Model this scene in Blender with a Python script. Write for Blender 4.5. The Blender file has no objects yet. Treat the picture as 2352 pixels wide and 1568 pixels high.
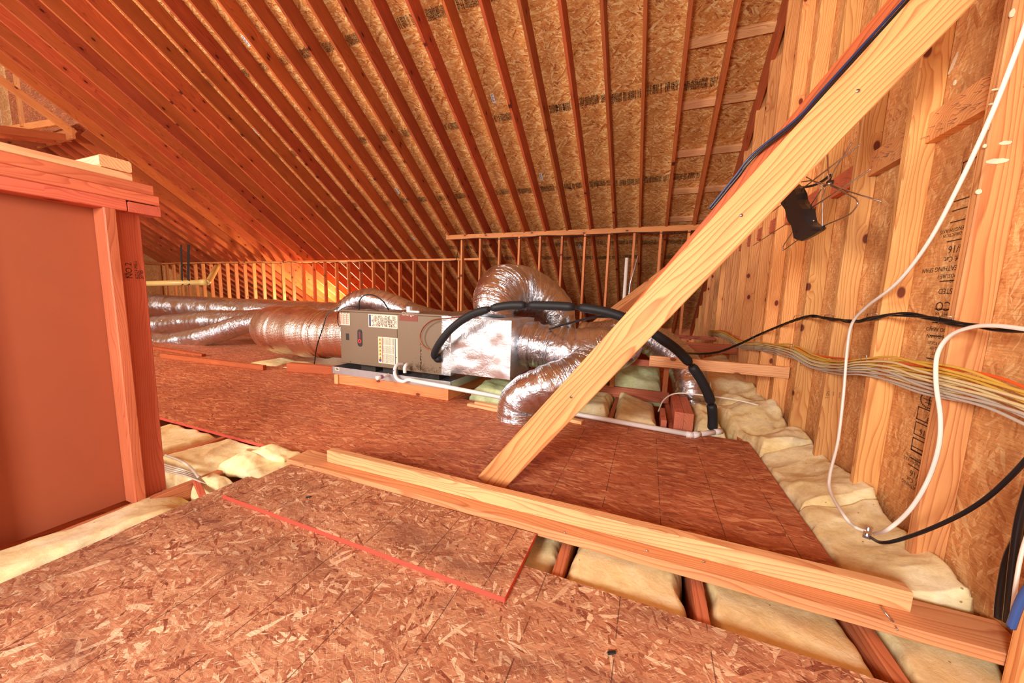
import bpy, math, random
from mathutils import Vector, Matrix, noise
random.seed(7)
S = bpy.context.scene
COL = S.collection
V = Vector
# ------------------------------------------------------------------ camera
FPX, YAW, PITCH, ROLL, SLOPE = 802.18, math.radians(-21.275), math.radians(-7.088), math.radians(1.7196), math.radians(34.068)
EYE = V((0, 0, .95))
def _axes():
    f = V((math.sin(YAW)*math.cos(PITCH), math.cos(YAW)*math.cos(PITCH), math.sin(PITCH)))
    r0 = V((math.cos(YAW), -math.sin(YAW), 0)); u0 = r0.cross(f)
    return math.cos(ROLL)*r0+math.sin(ROLL)*u0, -math.sin(ROLL)*r0+math.cos(ROLL)*u0, f
RT, UP, FW = _axes()
cam = bpy.data.objects.new('camera', bpy.data.cameras.new('camera')); COL.objects.link(cam)
cam.data.sensor_width = 36; cam.data.lens = 36*FPX/2352; cam.data.clip_start = .02; cam.data.clip_end = 200
cam.matrix_world = Matrix(((RT.x, UP.x, -FW.x, EYE.x), (RT.y, UP.y, -FW.y, EYE.y), (RT.z, UP.z, -FW.z, EYE.z), (0, 0, 0, 1)))
S.camera = cam
# ------------------------------------------------------------------ light
S.view_settings.view_transform = 'Standard'; S.view_settings.look = 'None'
S.view_settings.gamma = 1; S.view_settings.use_curve_mapping = False; S.view_settings.exposure = 0.5
W = bpy.data.worlds.new('world'); S.world = W; W.use_nodes = True
W.node_tree.nodes['Background'].inputs[0].default_value = (1.0, .96, .91, 1); W.node_tree.nodes['Background'].inputs[1].default_value = 1.0
def lamp(name, kind, loc, energy, color, target=None, size=.3, sizey=None):
    d = bpy.data.lights.new(name, kind); d.energy = energy; d.color = color
    if kind == 'AREA':
        d.size = size
        if sizey: d.shape = 'RECTANGLE'; d.size_y = sizey
    else: d.shadow_soft_size = size
    o = bpy.data.objects.new(name, d); COL.objects.link(o); o.location = loc
    if target is not None: o.rotation_euler = (V(target)-V(loc)).to_track_quat('-Z', 'Y').to_euler()
    return o
lamp('work_lamp', 'AREA', (-.8, -1.9, 1.55), 110, (1, .98, .94), (0, 3.0, .9), .6)
lamp('window_daylight', 'AREA', (-6.5, -3.2, 2.6), 400, (1, .93, .84), (-6.3, 4.0, 1.0), 1.8, 1.4)
lamp('eave_bulb', 'POINT', (-9.0, 7.9, .45), 260, (1, .85, .52), None, .08)

# ------------------------------------------------------------------ pixel back-projection on real planes
def ray(x, y): return RT*((x-1176)/FPX) - UP*((y-784)/FPX) + FW
def atX(x, y, c): d = ray(x, y); return EYE + d*((c-EYE.x)/d.x)
def atY(x, y, c): d = ray(x, y); return EYE + d*((c-EYE.y)/d.y)
def atZ(x, y, c=0.): d = ray(x, y); return EYE + d*((c-EYE.z)/d.z)
def atD(x, y, k): return EYE + ray(x, y)*k

# ------------------------------------------------------------------ node helpers
class NT:
    def __init__(s, name):
        s.m = bpy.data.materials.new(name); s.m.use_nodes = True; s.t = s.m.node_tree; s.t.nodes.clear()
        s.out = s.n('ShaderNodeOutputMaterial'); s.b = s.n('ShaderNodeBsdfPrincipled'); s.l(s.b.outputs[0], s.out.inputs[0])
    def n(s, ty, **k):
        nd = s.t.nodes.new(ty)
        for a, b in k.items(): setattr(nd, a, b)
        return nd
    def l(s, a, b): s.t.links.new(a, b)
    def setin(s, sock, v):
        if hasattr(v, 'is_output') or isinstance(v, bpy.types.NodeSocket): s.l(v, sock)
        else: sock.default_value = v
    def math(s, op, a, b=0., c=0.):
        nd = s.n('ShaderNodeMath', operation=op)
        for i, v in enumerate((a, b, c)): s.setin(nd.inputs[i], v)
        return nd.outputs[0]
    def mix(s, f, a, b, blend='MIX'):
        nd = s.n('ShaderNodeMix', data_type='RGBA', blend_type=blend)
        s.setin(nd.inputs[0], f); s.setin(nd.inputs[6], a); s.setin(nd.inputs[7], b)
        return nd.outputs[2]
    def mapping(s, vec, scale=(1, 1, 1), loc=(0, 0, 0), rot=(0, 0, 0)):
        nd = s.n('ShaderNodeMapping'); s.l(vec, nd.inputs[0])
        s.setin(nd.inputs[1], loc); s.setin(nd.inputs[2], rot); s.setin(nd.inputs[3], scale)
        return nd.outputs[0]
    def noise(s, vec, scale, detail=3, rough=.55, dist=0.):
        nd = s.n('ShaderNodeTexNoise'); s.l(vec, nd.inputs['Vector'])
        for k, v in (('Scale', scale), ('Detail', detail), ('Roughness', rough), ('Distortion', dist)): nd.inputs[k].default_value = v
        return nd
    def ramp(s, fac, stops, interp='LINEAR'):
        nd = s.n('ShaderNodeValToRGB'); s.setin(nd.inputs[0], fac); cr = nd.color_ramp; cr.interpolation = interp
        while len(cr.elements) < len(stops): cr.elements.new(.5)
        for e, (p, c) in zip(cr.elements, stops): e.position = p; e.color = (*c, 1) if len(c) == 3 else c
        return nd.outputs[0]
    def bump(s, h, st, dist):
        nd = s.n('ShaderNodeBump'); nd.inputs['Strength'].default_value = st; nd.inputs['Distance'].default_value = dist
        s.l(h, nd.inputs['Height']); s.l(nd.outputs[0], s.b.inputs['Normal']); return nd
def L(r, g, b):
    f = lambda c: ((c/255+.055)/1.055)**2.4 if c > 10 else c/255/12.92
    return (f(r), f(g), f(b))
def L4(r, g, b): return (*L(r, g, b), 1)

def plain(name, col, rough=.5, metal=0., bumps=None, spec=.5, vary=0.):
    t = NT(name); t.b.inputs['Roughness'].default_value = rough; t.b.inputs['Metallic'].default_value = metal
    t.b.inputs['Specular IOR Level'].default_value = spec
    tc = t.n('ShaderNodeTexCoord').outputs['Object']
    nz = t.noise(tc, 9, 4)
    c = t.mix(nz.outputs[0], tuple(x*(1-vary) for x in col)+(1,), tuple(min(1, x*(1+vary)) for x in col)+(1,)) if vary else None
    if c: t.l(c, t.b.inputs['Base Color'])
    else: t.b.inputs['Base Color'].default_value = (*col, 1)
    if bumps: t.bump(t.noise(tc, bumps[0], 4).outputs[0], bumps[1], bumps[2])
    return t.m

def osb(name, stops, size=1.0, strands=.5, lines=None, dirt=0., dirs=(0, .5, -.45, 1.3, -1.1, .2), tint=None):
    """overlapping flakes: several layers of stretched cells, the cell with the highest key lies on top"""
    t = NT(name)
    tc = t.n('ShaderNodeTexCoord').outputs['Object']
    oi = t.n('ShaderNodeObjectInfo')
    off = t.n('ShaderNodeVectorMath', operation='SCALE'); off.inputs[0].default_value = (31.7, 17.3, 0); t.l(oi.outputs['Random'], off.inputs[3])
    add = t.n('ShaderNodeVectorMath', operation='ADD'); t.l(tc, add.inputs[0]); t.l(off.outputs[0], add.inputs[1])
    wv = t.noise(add.outputs[0], 7, 2)
    sub = t.n('ShaderNodeVectorMath', operation='SUBTRACT'); t.l(wv.outputs[1], sub.inputs[0]); sub.inputs[1].default_value = (.5, .5, .5)
    sc = t.n('ShaderNodeVectorMath', operation='SCALE'); t.l(sub.outputs[0], sc.inputs[0]); sc.inputs[3].default_value = .03
    vec = t.n('ShaderNodeVectorMath', operation='ADD'); t.l(add.outputs[0], vec.inputs[0]); t.l(sc.outputs[0], vec.inputs[1]); vec = vec.outputs[0]
    key = val = None
    for i, a in enumerate(dirs):
        ln, wd = (.11, .020) if i % 2 == 0 else (.065, .012)
        mp = t.mapping(vec, (1/(ln*size), 1/(wd*size), 1), (i*3.7, i*5.1, 0), (0, 0, a))
        # rotate first, then scale
        r = t.n('ShaderNodeVectorRotate', rotation_type='Z_AXIS'); t.l(vec, r.inputs[0]); r.inputs['Angle'].default_value = a
        mp = t.mapping(r.outputs[0], (1/(ln*size), 1/(wd*size), 1), (i*3.7, i*5.1, 0))
        vo = t.n('ShaderNodeTexVoronoi', voronoi_dimensions='2D'); t.l(mp, vo.inputs['Vector']); vo.inputs['Scale'].default_value = 1
        sp = t.n('ShaderNodeSeparateColor'); t.l(vo.outputs['Color'], sp.inputs[0])
        k, c = sp.outputs[0], sp.outputs[1]
        if key is None: key, val = k, c
        else:
            g = t.math('GREATER_THAN', k, key)
            mx = t.n('ShaderNodeMix'); t.l(g, mx.inputs[0]); t.l(val, mx.inputs[2]); t.l(c, mx.inputs[3]); val = mx.outputs[0]
            key = t.math('MAXIMUM', key, k)
    col = t.ramp(val, stops)
    # fine wood fibres inside the flakes
    fv = t.mapping(vec, (14/size, 130/size, 1), (0, 0, 0), (0, 0, .12))
    fn = t.noise(fv, 1, 4, .65).outputs[0]
    fb = t.ramp(fn, [(.3, (.62, .55, .5)), (.62, (1.1, 1.08, 1.05))])
    col = t.mix(.8, col, fb, 'MULTIPLY')
    r2 = t.n('ShaderNodeVectorRotate', rotation_type='Z_AXIS'); t.l(vec, r2.inputs[0]); r2.inputs['Angle'].default_value = .7
    n2 = t.noise(t.mapping(r2.outputs[0], (22/size, 190/size, 1)), 1, 3, .6).outputs[0]
    r3 = t.n('ShaderNodeVectorRotate', rotation_type='Z_AXIS'); t.l(vec, r3.inputs[0]); r3.inputs['Angle'].default_value = -.6
    n3 = t.noise(t.mapping(r3.outputs[0], (20/size, 170/size, 1)), 1, 3, .6).outputs[0]
    pale = t.math('MULTIPLY', t.ramp(t.math('MAXIMUM', n2, n3), [(.60, (0, 0, 0)), (.70, (1, 1, 1))]), strands)
    col = t.mix(pale, col, (*stops[-1][1], 1))
    dk = t.math('MULTIPLY', t.ramp(t.math('MINIMUM', n2, n3), [(.30, (1, 1, 1)), (.40, (0, 0, 0))]), strands*.8)
    col = t.mix(dk, col, tuple(x*.45 for x in stops[0][1])+(1,))
    big = t.noise(vec, 1.6, 3).outputs[0]
    col = t.mix(1, col, t.ramp(big, [(.3, (.84, .82, .80)), (.7, (1.1, 1.1, 1.1))]), 'MULTIPLY')
    if dirt:
        dn = t.noise(t.mapping(vec, (1.1, 3.2, 1)), 1.7, 5, .6, .6).outputs[0]
        col = t.mix(t.math('MULTIPLY', t.ramp(dn, [(.52, (0, 0, 0)), (.70, (1, 1, 1))]), dirt), col, L4(120, 78, 62))
    if lines:
        sx = t.n('ShaderNodeSeparateXYZ'); t.l(tc, sx.inputs[0])
        x = t.math('ADD', sx.outputs[0], 100*lines)
        x = t.math('ADD', x, t.math('MULTIPLY', t.math('SUBTRACT', big, .5), .01))
        d = t.math('ABSOLUTE', t.math('SUBTRACT', t.math('FRACT', t.math('DIVIDE', x, lines)), .5))
        m = t.math('LESS_THAN', d, .0035/lines/2)
        brk = t.math('GREATER_THAN', t.noise(vec, 16, 3).outputs[0], .44)
        col = t.mix(t.math('MULTIPLY', t.math('MULTIPLY', m, brk), .7), col, L4(66, 40, 30))
    if tint: col = t.mix(1, col, (*tint, 1), 'MULTIPLY')
    t.l(col, t.b.inputs['Base Color']); t.b.inputs['Roughness'].default_value = .62; t.b.inputs['Specular IOR Level'].default_value = .3
    h = t.math('ADD', t.math('MULTIPLY', key, .6), t.math('MULTIPLY', fn, .7)); h = t.math('ADD', h, t.math('MULTIPLY', pale, .5))
    t.bump(h, .55, .003)
    return t.m

def lumber(name, light, dark, knot, ring=42., vary=.25, rough=.55, knots=1.0, dist=4.):
    """sawn softwood, length along local X"""
    t = NT(name)
    tc = t.n('ShaderNodeTexCoord').outputs['Object']; oi = t.n('ShaderNodeObjectInfo')
    off = t.n('ShaderNodeVectorMath', operation='SCALE'); off.inputs[0].default_value = (23.1, .35, .27); t.l(oi.outputs['Random'], off.inputs[3])
    vec = t.n('ShaderNodeVectorMath', operation='ADD'); t.l(tc, vec.inputs[0]); t.l(off.outputs[0], vec.inputs[1]); vec = vec.outputs[0]
    # knots (metric cells, thinned at random)
    kv = t.mapping(vec, (4.2, 7.5, 1)); vo = t.n('ShaderNodeTexVoronoi', voronoi_dimensions='2D'); t.l(kv, vo.inputs['Vector']); vo.inputs['Scale'].default_value = 1
    sp = t.n('ShaderNodeSeparateColor'); t.l(vo.outputs['Color'], sp.inputs[0])
    on = t.math('GREATER_THAN', sp.outputs[0], 1-.2*knots)
    kd = vo.outputs['Distance']
    kmask = t.math('MULTIPLY', on, t.ramp(kd, [(.085, (1, 1, 1)), (.125, (0, 0, 0))]))
    khalo = t.math('MULTIPLY', on, t.ramp(kd, [(.1, (1, 1, 1)), (.42, (0, 0, 0))], 'EASE'))
    # growth rings bent round the knots
    sx = t.n('ShaderNodeSeparateXYZ'); t.l(vec, sx.inputs[0])
    bend = t.noise(t.mapping(vec, (.9, 6, 6)), 1, 2).outputs[0]
    wob = t.math('MULTIPLY', t.math('SUBTRACT', bend, .5), .05*dist)
    yy = t.math('ADD', sx.outputs[1], t.math('ADD', wob, t.math('MULTIPLY', khalo, .028)))
    zz = t.math('ADD', sx.outputs[2], t.math('MULTIPLY', wob, .4))
    rad = t.math('SQRT', t.math('ADD', t.math('MULTIPLY', yy, yy), t.math('MULTIPLY', zz, zz)))
    ph = t.math('FRACT', t.math('MULTIPLY', rad, ring*2.6))
    rg = t.ramp(ph, [(0, (0, 0, 0)), (.62, (.25, .25, .25)), (.9, (1, 1, 1)), (1, (0, 0, 0))])
    fine = t.noise(t.mapping(vec, (3, 160, 160)), 1, 4, .6).outputs[0]
    f = t.math('ADD', t.math('MULTIPLY', rg, .85), t.math('MULTIPLY', t.math('SUBTRACT', fine, .45), .7))
    col = t.mix(f, (*light, 1), (*dark, 1))
    col = t.mix(t.math('MULTIPLY', khalo, .45), col, (*dark, 1))
    col = t.mix(kmask, col, (*knot, 1))
    hs = t.n('ShaderNodeHueSaturation'); t.l(col, hs.inputs['Color'])
    t.l(t.math('ADD', t.math('MULTIPLY', oi.outputs['Random'], .014), .491), hs.inputs['Hue']); hs.inputs['Saturation'].default_value = .97
    r2 = t.math('FRACT', t.math('MULTIPLY', oi.outputs['Random'], 7.31))
    t.l(t.math('ADD', t.math('MULTIPLY', r2, vary*2), 1-vary), hs.inputs['Value'])
    blot = t.noise(t.mapping(vec, (2, 9, 9)), 1, 3).outputs[0]
    col = t.mix(1, hs.outputs[0], t.ramp(blot, [(.3, (.86, .83, .80)), (.65, (1.08, 1.08, 1.08))]), 'MULTIPLY')
    t.l(col, t.b.inputs['Base Color']); t.b.inputs['Roughness'].default_value = rough; t.b.inputs['Specular IOR Level'].default_value = .3
    t.bump(t.math('SUBTRACT', fine, t.math('MULTIPLY', rg, .4)), .25, .002)
    return t.m

def foil(name, col=(.72, .76, .82), rough=.20, wr=(40, 3.2), strength=1., bubbles=0):
    t = NT(name); t.b.inputs['Base Color'].default_value = (*col, 1); t.b.inputs['Metallic'].default_value = 1
    uv = t.n('ShaderNodeTexCoord').outputs['UV']
    n1 = t.noise(t.mapping(uv, (wr[0], wr[1], 1)), 1, 3, .6, 1.2).outputs[0]
    n2 = t.noise(t.mapping(uv, (9, 9, 1), (3, 1, 0)), 1, 3, .6, .8).outputs[0]
    n3 = t.noise(t.mapping(uv, (wr[0]*.35, wr[1]*2.2, 1), (1, 7, 0), (0, 0, .5)), 1, 2, .5, 1.5).outputs[0]
    ridge = t.math('ABSOLUTE', t.math('SUBTRACT', n1, .5)); ridge3 = t.math('ABSOLUTE', t.math('SUBTRACT', n3, .5))
    msk = t.ramp(t.noise(t.mapping(uv, (2.6, 3.2, 1), (4, 2, 0)), 1, 2, .5).outputs[0], [(.40, (.12, .12, .12)), (.60, (1, 1, 1))])
    h = t.math('ADD', t.math('MULTIPLY', t.math('MULTIPLY', ridge, -2.0), msk), t.math('ADD', t.math('MULTIPLY', n2, .5), t.math('MULTIPLY', t.math('MULTIPLY', ridge3, -.9), msk)))
    if bubbles:
        vo = t.n('ShaderNodeTexVoronoi', voronoi_dimensions='2D', feature='F1'); t.l(t.mapping(uv, (bubbles, bubbles, 1)), vo.inputs['Vector']); vo.inputs['Randomness'].default_value = .35
        vo.inputs['Scale'].default_value = 1
        h = t.math('ADD', t.math('MULTIPLY', h, .5), t.math('MULTIPLY', vo.outputs['Distance'], -.5))
    t.bump(h, strength, .022)
    rn = t.math('ADD', t.math('MULTIPLY', n2, .22), rough-.08)
    t.l(rn, t.b.inputs['Roughness'])
    return t.m

def fibre(name, a, b, c):
    t = NT(name); tc = t.n('ShaderNodeTexCoord').outputs['Object']
    n = t.noise(tc, 5, 5, .6, .6).outputs[0]; m = t.noise(t.mapping(tc, (30, 30, 60)), 1, 5, .7, .5).outputs[0]
    col = t.ramp(n, [(.3, a), (.5, b), (.72, c)])
    col = t.mix(.35, col, t.ramp(m, [(.3, (.6, .52, .40)), (.6, (1.1, 1.1, 1.1))]), 'MULTIPLY')
    sp = t.n('ShaderNodeTexVoronoi'); t.l(tc, sp.inputs['Vector']); sp.inputs['Scale'].default_value = 26
    s2 = t.n('ShaderNodeSeparateColor'); t.l(sp.outputs['Color'], s2.inputs[0])
    speck = t.math('MULTIPLY', t.math('LESS_THAN', sp.outputs['Distance'], .09), t.math('GREATER_THAN', s2.outputs[0], .72))
    col = t.mix(t.math('MULTIPLY', speck, .7), col, L4(120, 80, 45))
    t.l(col, t.b.inputs['Base Color']); t.b.inputs['Roughness'].default_value = .95; t.b.inputs['Specular IOR Level'].default_value = .1
    t.b.inputs['Subsurface Weight'].default_value = .25; t.b.inputs['Subsurface Radius'].default_value = (.03, .025, .012); t.b.inputs['Subsurface Scale'].default_value = .5
    t.bump(t.math('ADD', n, t.math('MULTIPLY', m, .8)), .35, .010)
    return t.m

M = {}
M['osb_near'] = osb('osb_floor_near', [(0, L(140, 76, 54)), (.10, L(172, 108, 78)), (.45, L(194, 134, 100)), (.85, L(210, 154, 116)), (1, L(248, 216, 178))], .75, 1., .248, .55)
M['osb_far'] = osb('osb_floor_far', [(0, L(156, 76, 50)), (.2, L(184, 102, 66)), (.7, L(200, 118, 80)), (1, L(230, 164, 118))], .85, .6, .248, .2, dirs=(0, .18, -.2, .4, -.35, .08))
M['osb_roof'] = osb('osb_roof', [(0, L(168, 92, 42)), (.12, L(206, 132, 66)), (.62, L(226, 160, 90)), (1, L(250, 214, 150))], 1.0, .7, None, 0, dirs=(0, .5, -.5, .9, -.9, .2))
M['osb_gable'] = osb('osb_gable', [(0, L(196, 128, 74)), (.15, L(212, 150, 92)), (.75, L(226, 168, 108)), (1, L(240, 198, 140))], .75, .45, None, 0, dirs=(1.57, 1.2, 1.9, .9, 2.3, 1.5))
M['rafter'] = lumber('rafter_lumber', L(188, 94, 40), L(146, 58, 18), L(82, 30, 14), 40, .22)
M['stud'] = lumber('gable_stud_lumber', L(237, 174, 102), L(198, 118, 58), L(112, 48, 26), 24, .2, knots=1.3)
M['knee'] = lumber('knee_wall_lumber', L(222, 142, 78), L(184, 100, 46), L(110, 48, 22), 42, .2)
M['pine'] = lumber('pale_pine_lumber', L(242, 188, 128), L(208, 132, 80), L(140, 76, 42), 28, .05, knots=.8)
M['plank'] = lumber('brown_plank', L(224, 158, 106), L(190, 112, 68), L(130, 66, 38), 26, .03, knots=.6)  # browner lumber than the pale pine
M['brace'] = lumber('brace_lumber', L(234, 168, 102), L(194, 106, 52), L(150, 76, 40), 20, .03, knots=1.0)
M['red_cast'] = lumber('partition_lumber', L(212, 110, 72), L(188, 82, 50), L(120, 44, 26), 44, .08, knots=.4)  # red cast of the warm light put into the lumber colour
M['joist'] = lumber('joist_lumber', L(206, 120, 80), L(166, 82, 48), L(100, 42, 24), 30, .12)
M['drywall'] = plain('drywall_backing_paper', L(164, 86, 56), .8, 0, (120, .08, .002), .2, .05)
M['edge_red'] = plain('sealed_osb_edge', L(206, 84, 66), .7, 0, (160, .3, .002), .2, .12)
M['foil'] = foil('flex_duct_foil'); M['foil_flat'] = foil('plenum_foil', (.80, .80, .82), .36, (16, 16), .28)
M['foil_warm'] = foil('bubble_foil', (.78, .64, .54), .25, (14, 5), .3, 55)  # coppery reflection tint put into the foil's base colour
M['batt'] = fibre('yellow_fibreglass', L(228, 200, 138), L(241, 221, 168), L(250, 239, 202))
M['batt_green'] = fibre('pale_green_fibreglass', L(196, 200, 140), L(220, 228, 176), L(236, 242, 206))
M['cabinet'] = plain('taupe_enamel', L(124, 102, 80), .45, .0, (300, .05, .001), .4, .03)
M['cabinet_dark'] = plain('cabinet_shadow_gap', L(40, 30, 24), .7)  # near-black paints the shade under the cabinet and in the antenna holes
M['galv'] = plain('galvanised_steel', (.55, .56, .58), .35, .9, (30, .1, .002), .5, .15)
M['pvc'] = plain('white_pvc', L(236, 230, 226), .35, 0, None, .5, .03); M['pvc_old'] = plain('yellowed_pvc', L(214, 184, 112), .35, 0, None, .5, .08)
M['purple'] = plain('purple_primer', L(120, 70, 130), .5)
M['foam'] = plain('black_pipe_foam', L(30, 33, 36), .55, 0, (90, .15, .002), .4, .15)
M['black'] = plain('black_plastic', L(34, 34, 36), .38, 0, (200, .05, .001), .5, .1); M['strap'] = plain('black_strap', L(24, 18, 14), .8)
M['chrome'] = plain('steel_rod', (.62, .60, .58), .28, 1.); M['nail'] = plain('nail_steel', (.62, .64, .66), .3, 1.)
M['cable_white'] = plain('white_cable_sheath', L(242, 234, 220), .4); M['cable_black'] = plain('black_cable_sheath', L(22, 22, 24), .32)
M['cable_yellow'] = plain('yellow_cable_sheath', L(222, 178, 74), .45); M['cable_cream'] = plain('cream_cable_sheath', L(226, 204, 150), .45)
M['cable_grey'] = plain('grey_cable_sheath', L(196, 182, 164), .45); M['cable_orange'] = plain('orange_cable_sheath', L(236, 98, 40), .45)
M['cable_blue'] = plain('blue_cable_sheath', L(58, 92, 156), .4); M['cable_navy'] = plain('navy_cable_sheath', L(36, 46, 80), .4); M['cable_red'] = plain('red_wire', L(200, 60, 40), .5)
M['copper'] = plain('copper_tube', L(150, 80, 50), .35, .6)
M['paper'] = plain('label_paper', L(226, 208, 186), .6); M['ink'] = plain('dark_ink', L(82, 54, 42), .8, spec=.1); M['ink_blk'] = plain('stamp_ink', L(44, 32, 24), .85, spec=.1)
M['yellow'] = plain('warning_yellow', L(236, 170, 40), .6); M['redink'] = plain('red_ink', L(190, 50, 36), .6); M['blueink'] = plain('blue_ink', L(50, 62, 110), .6)
M['brightred'] = plain('badge_red', L(236, 30, 34), .5); M['brown'] = plain('brown_sticker', L(128, 58, 40), .6); M['tag'] = plain('white_paper_tag', L(240, 236, 228), .6)
M['glue'] = plain('dried_adhesive', L(236, 218, 184), .7, 0, (60, .5, .004))

# ------------------------------------------------------------------ geometry helpers
WM = {}
def link(name, me, world=None, parent=None, mat=None):
    o = bpy.data.objects.new(name, me); COL.objects.link(o)
    world = world if world is not None else Matrix.Identity(4)
    WM[o.name] = world
    if parent is not None: o.parent = parent; o.matrix_basis = WM[parent.name].inverted() @ world
    else: o.matrix_basis = world
    if name == 'print': o['kind'] = 'stuff'
    if mat is not None and me is not None:
        if not me.materials: me.materials.append(M[mat])
    return o
def empty(name, loc=(0, 0, 0)): return link(name, None, Matrix.Translation(V(loc)))
def tag(o, label, cat, group=None):
    o['label'] = label; o['category'] = cat
    if group: o['group'] = group
    return o
def struct(o, label=None):
    o['kind'] = 'structure'
    if label: o['label'] = label
    return o
def mesh(name, vs, fs, smooth=False, uvs=None):
    me = bpy.data.meshes.new(name); me.from_pydata([tuple(v) for v in vs], [], fs)
    if uvs:
        ul = me.uv_layers.new(name='UVMap')
        for p in me.polygons:
            for li, vi in zip(p.loop_indices, p.vertices): ul.data[li].uv = uvs[vi]
    if smooth: me.polygons.foreach_set('use_smooth', [True]*len(me.polygons))
    me.update(); return me
def chamfer_box(x0, x1, y0, y1, z0, z1, c=.003):
    """box whose four long (X) edges are eased"""
    pr = [(y0+c, z0), (y1-c, z0), (y1, z0+c), (y1, z1-c), (y1-c, z1), (y0+c, z1), (y0, z1-c), (y0, z0+c)]
    vs = [(x0, y, z) for y, z in pr]+[(x1, y, z) for y, z in pr]
    fs = [(i, (i+1) % 8, 8+(i+1) % 8, 8+i) for i in range(8)]
    fs = [tuple(reversed(f)) for f in fs]
    return vs, [tuple(reversed(f)) for f in fs]+[tuple(reversed(range(8))), tuple(range(8, 16))]
def board(name, p0, p1, w, t, wide, mat, parent=None, c=.003):
    """sawn board from p0 to p1 (centre line), width w along 'wide', thickness t"""
    p0, p1 = V(p0), V(p1); ax = (p1-p0); ln = ax.length; ax.normalize()
    wy = V(wide); wy = (wy-ax*wy.dot(ax)).normalized(); wz = ax.cross(wy)
    vs, fs = chamfer_box(0, ln, -w/2, w/2, -t/2, t/2, c)
    m = Matrix(((ax.x, wy.x, wz.x, p0.x), (ax.y, wy.y, wz.y, p0.y), (ax.z, wy.z, wz.z, p0.z), (0, 0, 0, 1)))
    return link(name, mesh(name, vs, fs), m, parent, mat)
def box(name, x0, x1, y0, y1, z0, z1, mat, parent=None, c=.004):
    cx, cy = (x0+x1)/2, (y0+y1)/2
    vs, fs = chamfer_box(x0-cx, x1-cx, y0-cy, y1-cy, 0, z1-z0, min(c, (y1-y0)/3, (z1-z0)/3))
    return link(name, mesh(name, vs, fs), Matrix.Translation((cx, cy, z0)), parent, mat)
def panel_mesh(lx, ly, t): # sheet with local XY in plane, top at 0
    vs = [(-lx/2, -ly/2, -t), (lx/2, -ly/2, -t), (lx/2, ly/2, -t), (-lx/2, ly/2, -t), (-lx/2, -ly/2, 0), (lx/2, -ly/2, 0), (lx/2, ly/2, 0), (-lx/2, ly/2, 0)]
    fs = [(3, 2, 1, 0), (4, 5, 6, 7), (0, 1, 5, 4), (1, 2, 6, 5), (2, 3, 7, 6), (3, 0, 4, 7)]
    return mesh('sheet', vs, fs)
def frame(o, x, y):
    x = V(x).normalized(); y = V(y); y = (y-x*y.dot(x)).normalized(); z = x.cross(y)
    return Matrix(((x.x, y.x, z.x, o[0]), (x.y, y.y, z.y, o[1]), (x.z, y.z, z.z, o[2]), (0, 0, 0, 1)))
def spline(pts, n=12):
    P = [V(p) for p in pts]; P = [P[0]*2-P[1]]+P+[P[-1]*2-P[-2]]; out = []
    for i in range(1, len(P)-2):
        a, b, c, d = P[i-1:i+3]
        for k in range(n):
            s = k/n; out.append(.5*((2*b)+(c-a)*s+(2*a-5*b+4*c-d)*s*s+(3*b-a-3*c+d)*s**3))
    out.append(P[-2].copy()); return out
def tube_mesh(name, path, rad, seg=10, wob=None, cap=True):
    vs, fs, uvs = [], [], []; n = len(path); up = None; ln = 0
    for i, p in enumerate(path):
        tg = (path[min(i+1, n-1)]-path[max(i-1, 0)]).normalized()
        if up is None: up = tg.orthogonal().normalized()
        up = (up-tg*up.dot(tg)).normalized(); sd = tg.cross(up)
        if i: ln += (p-path[i-1]).length
        r = rad(i/(n-1)) if callable(rad) else rad
        for k in range(seg+1):
            a = 2*math.pi*k/seg; rr = r*(1+(wob(ln, a, p) if wob else 0)) if k < seg else None
            if k == seg: vs.append(vs[-seg].copy())
            else: vs.append(p+(up*math.cos(a)+sd*math.sin(a))*rr)
            uvs.append((ln, a*max(r, .01)))
    S1 = seg+1
    for i in range(n-1):
        for k in range(seg): fs.append((i*S1+k, i*S1+k+1, (i+1)*S1+k+1, (i+1)*S1+k))
    fs = [tuple(reversed(f)) for f in fs]
    if cap: fs += [tuple(range(seg)), tuple(reversed([(n-1)*S1+k for k in range(seg)]))]
    me = mesh(name, [v-path[0] for v in vs], [tuple(reversed(f)) for f in fs], True, uvs)
    return me
def tube(name, pts, rad, mat, parent=None, seg=10, n=12, wob=None, smooth=True, cap=True):
    path = spline(pts, n) if smooth else [V(p) for p in pts]
    return link(name, tube_mesh(name, path, rad, seg, wob, cap), Matrix.Translation(path[0]), parent, mat)
def prism(name, poly, d, mat, world, parent=None):
    n = len(poly); vs = [(x, y, 0) for x, y in poly]+[(x, y, d) for x, y in poly]
    fs = [tuple(reversed(range(n))), tuple(range(n, 2*n))]+[(i, (i+1) % n, n+(i+1) % n, n+i) for i in range(n)]
    return link(name, mesh(name, vs, fs), world, parent, mat)
def text(name, body, size, world, mat, parent, align='LEFT', sx=1.):
    cu = bpy.data.curves.new('txt', 'FONT'); cu.body = body; cu.size = size; cu.align_x = align; cu.resolution_u = 2
    tmp = bpy.data.objects.new('txt', cu); COL.objects.link(tmp)
    me = bpy.data.meshes.new_from_object(tmp.evaluated_get(bpy.context.evaluated_depsgraph_get()))
    bpy.data.objects.remove(tmp); bpy.data.curves.remove(cu)
    if sx != 1.:
        for v in me.vertices: v.co.x *= sx
    me.materials.clear(); return link(name, me, world, parent, mat)
def rects_mesh(name, rs):
    vs, fs = [], []
    for x0, y0, x1, y1 in rs:
        b = len(vs); vs += [(x0, y0, 0), (x1, y0, 0), (x1, y1, 0), (x0, y1, 0)]; fs.append((b, b+1, b+2, b+3))
    return mesh(name, vs, fs)
def fbm(p, o=4): return noise.fractal(p, 1.0, 2.0, o, noise_basis='PERLIN_ORIGINAL')
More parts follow.
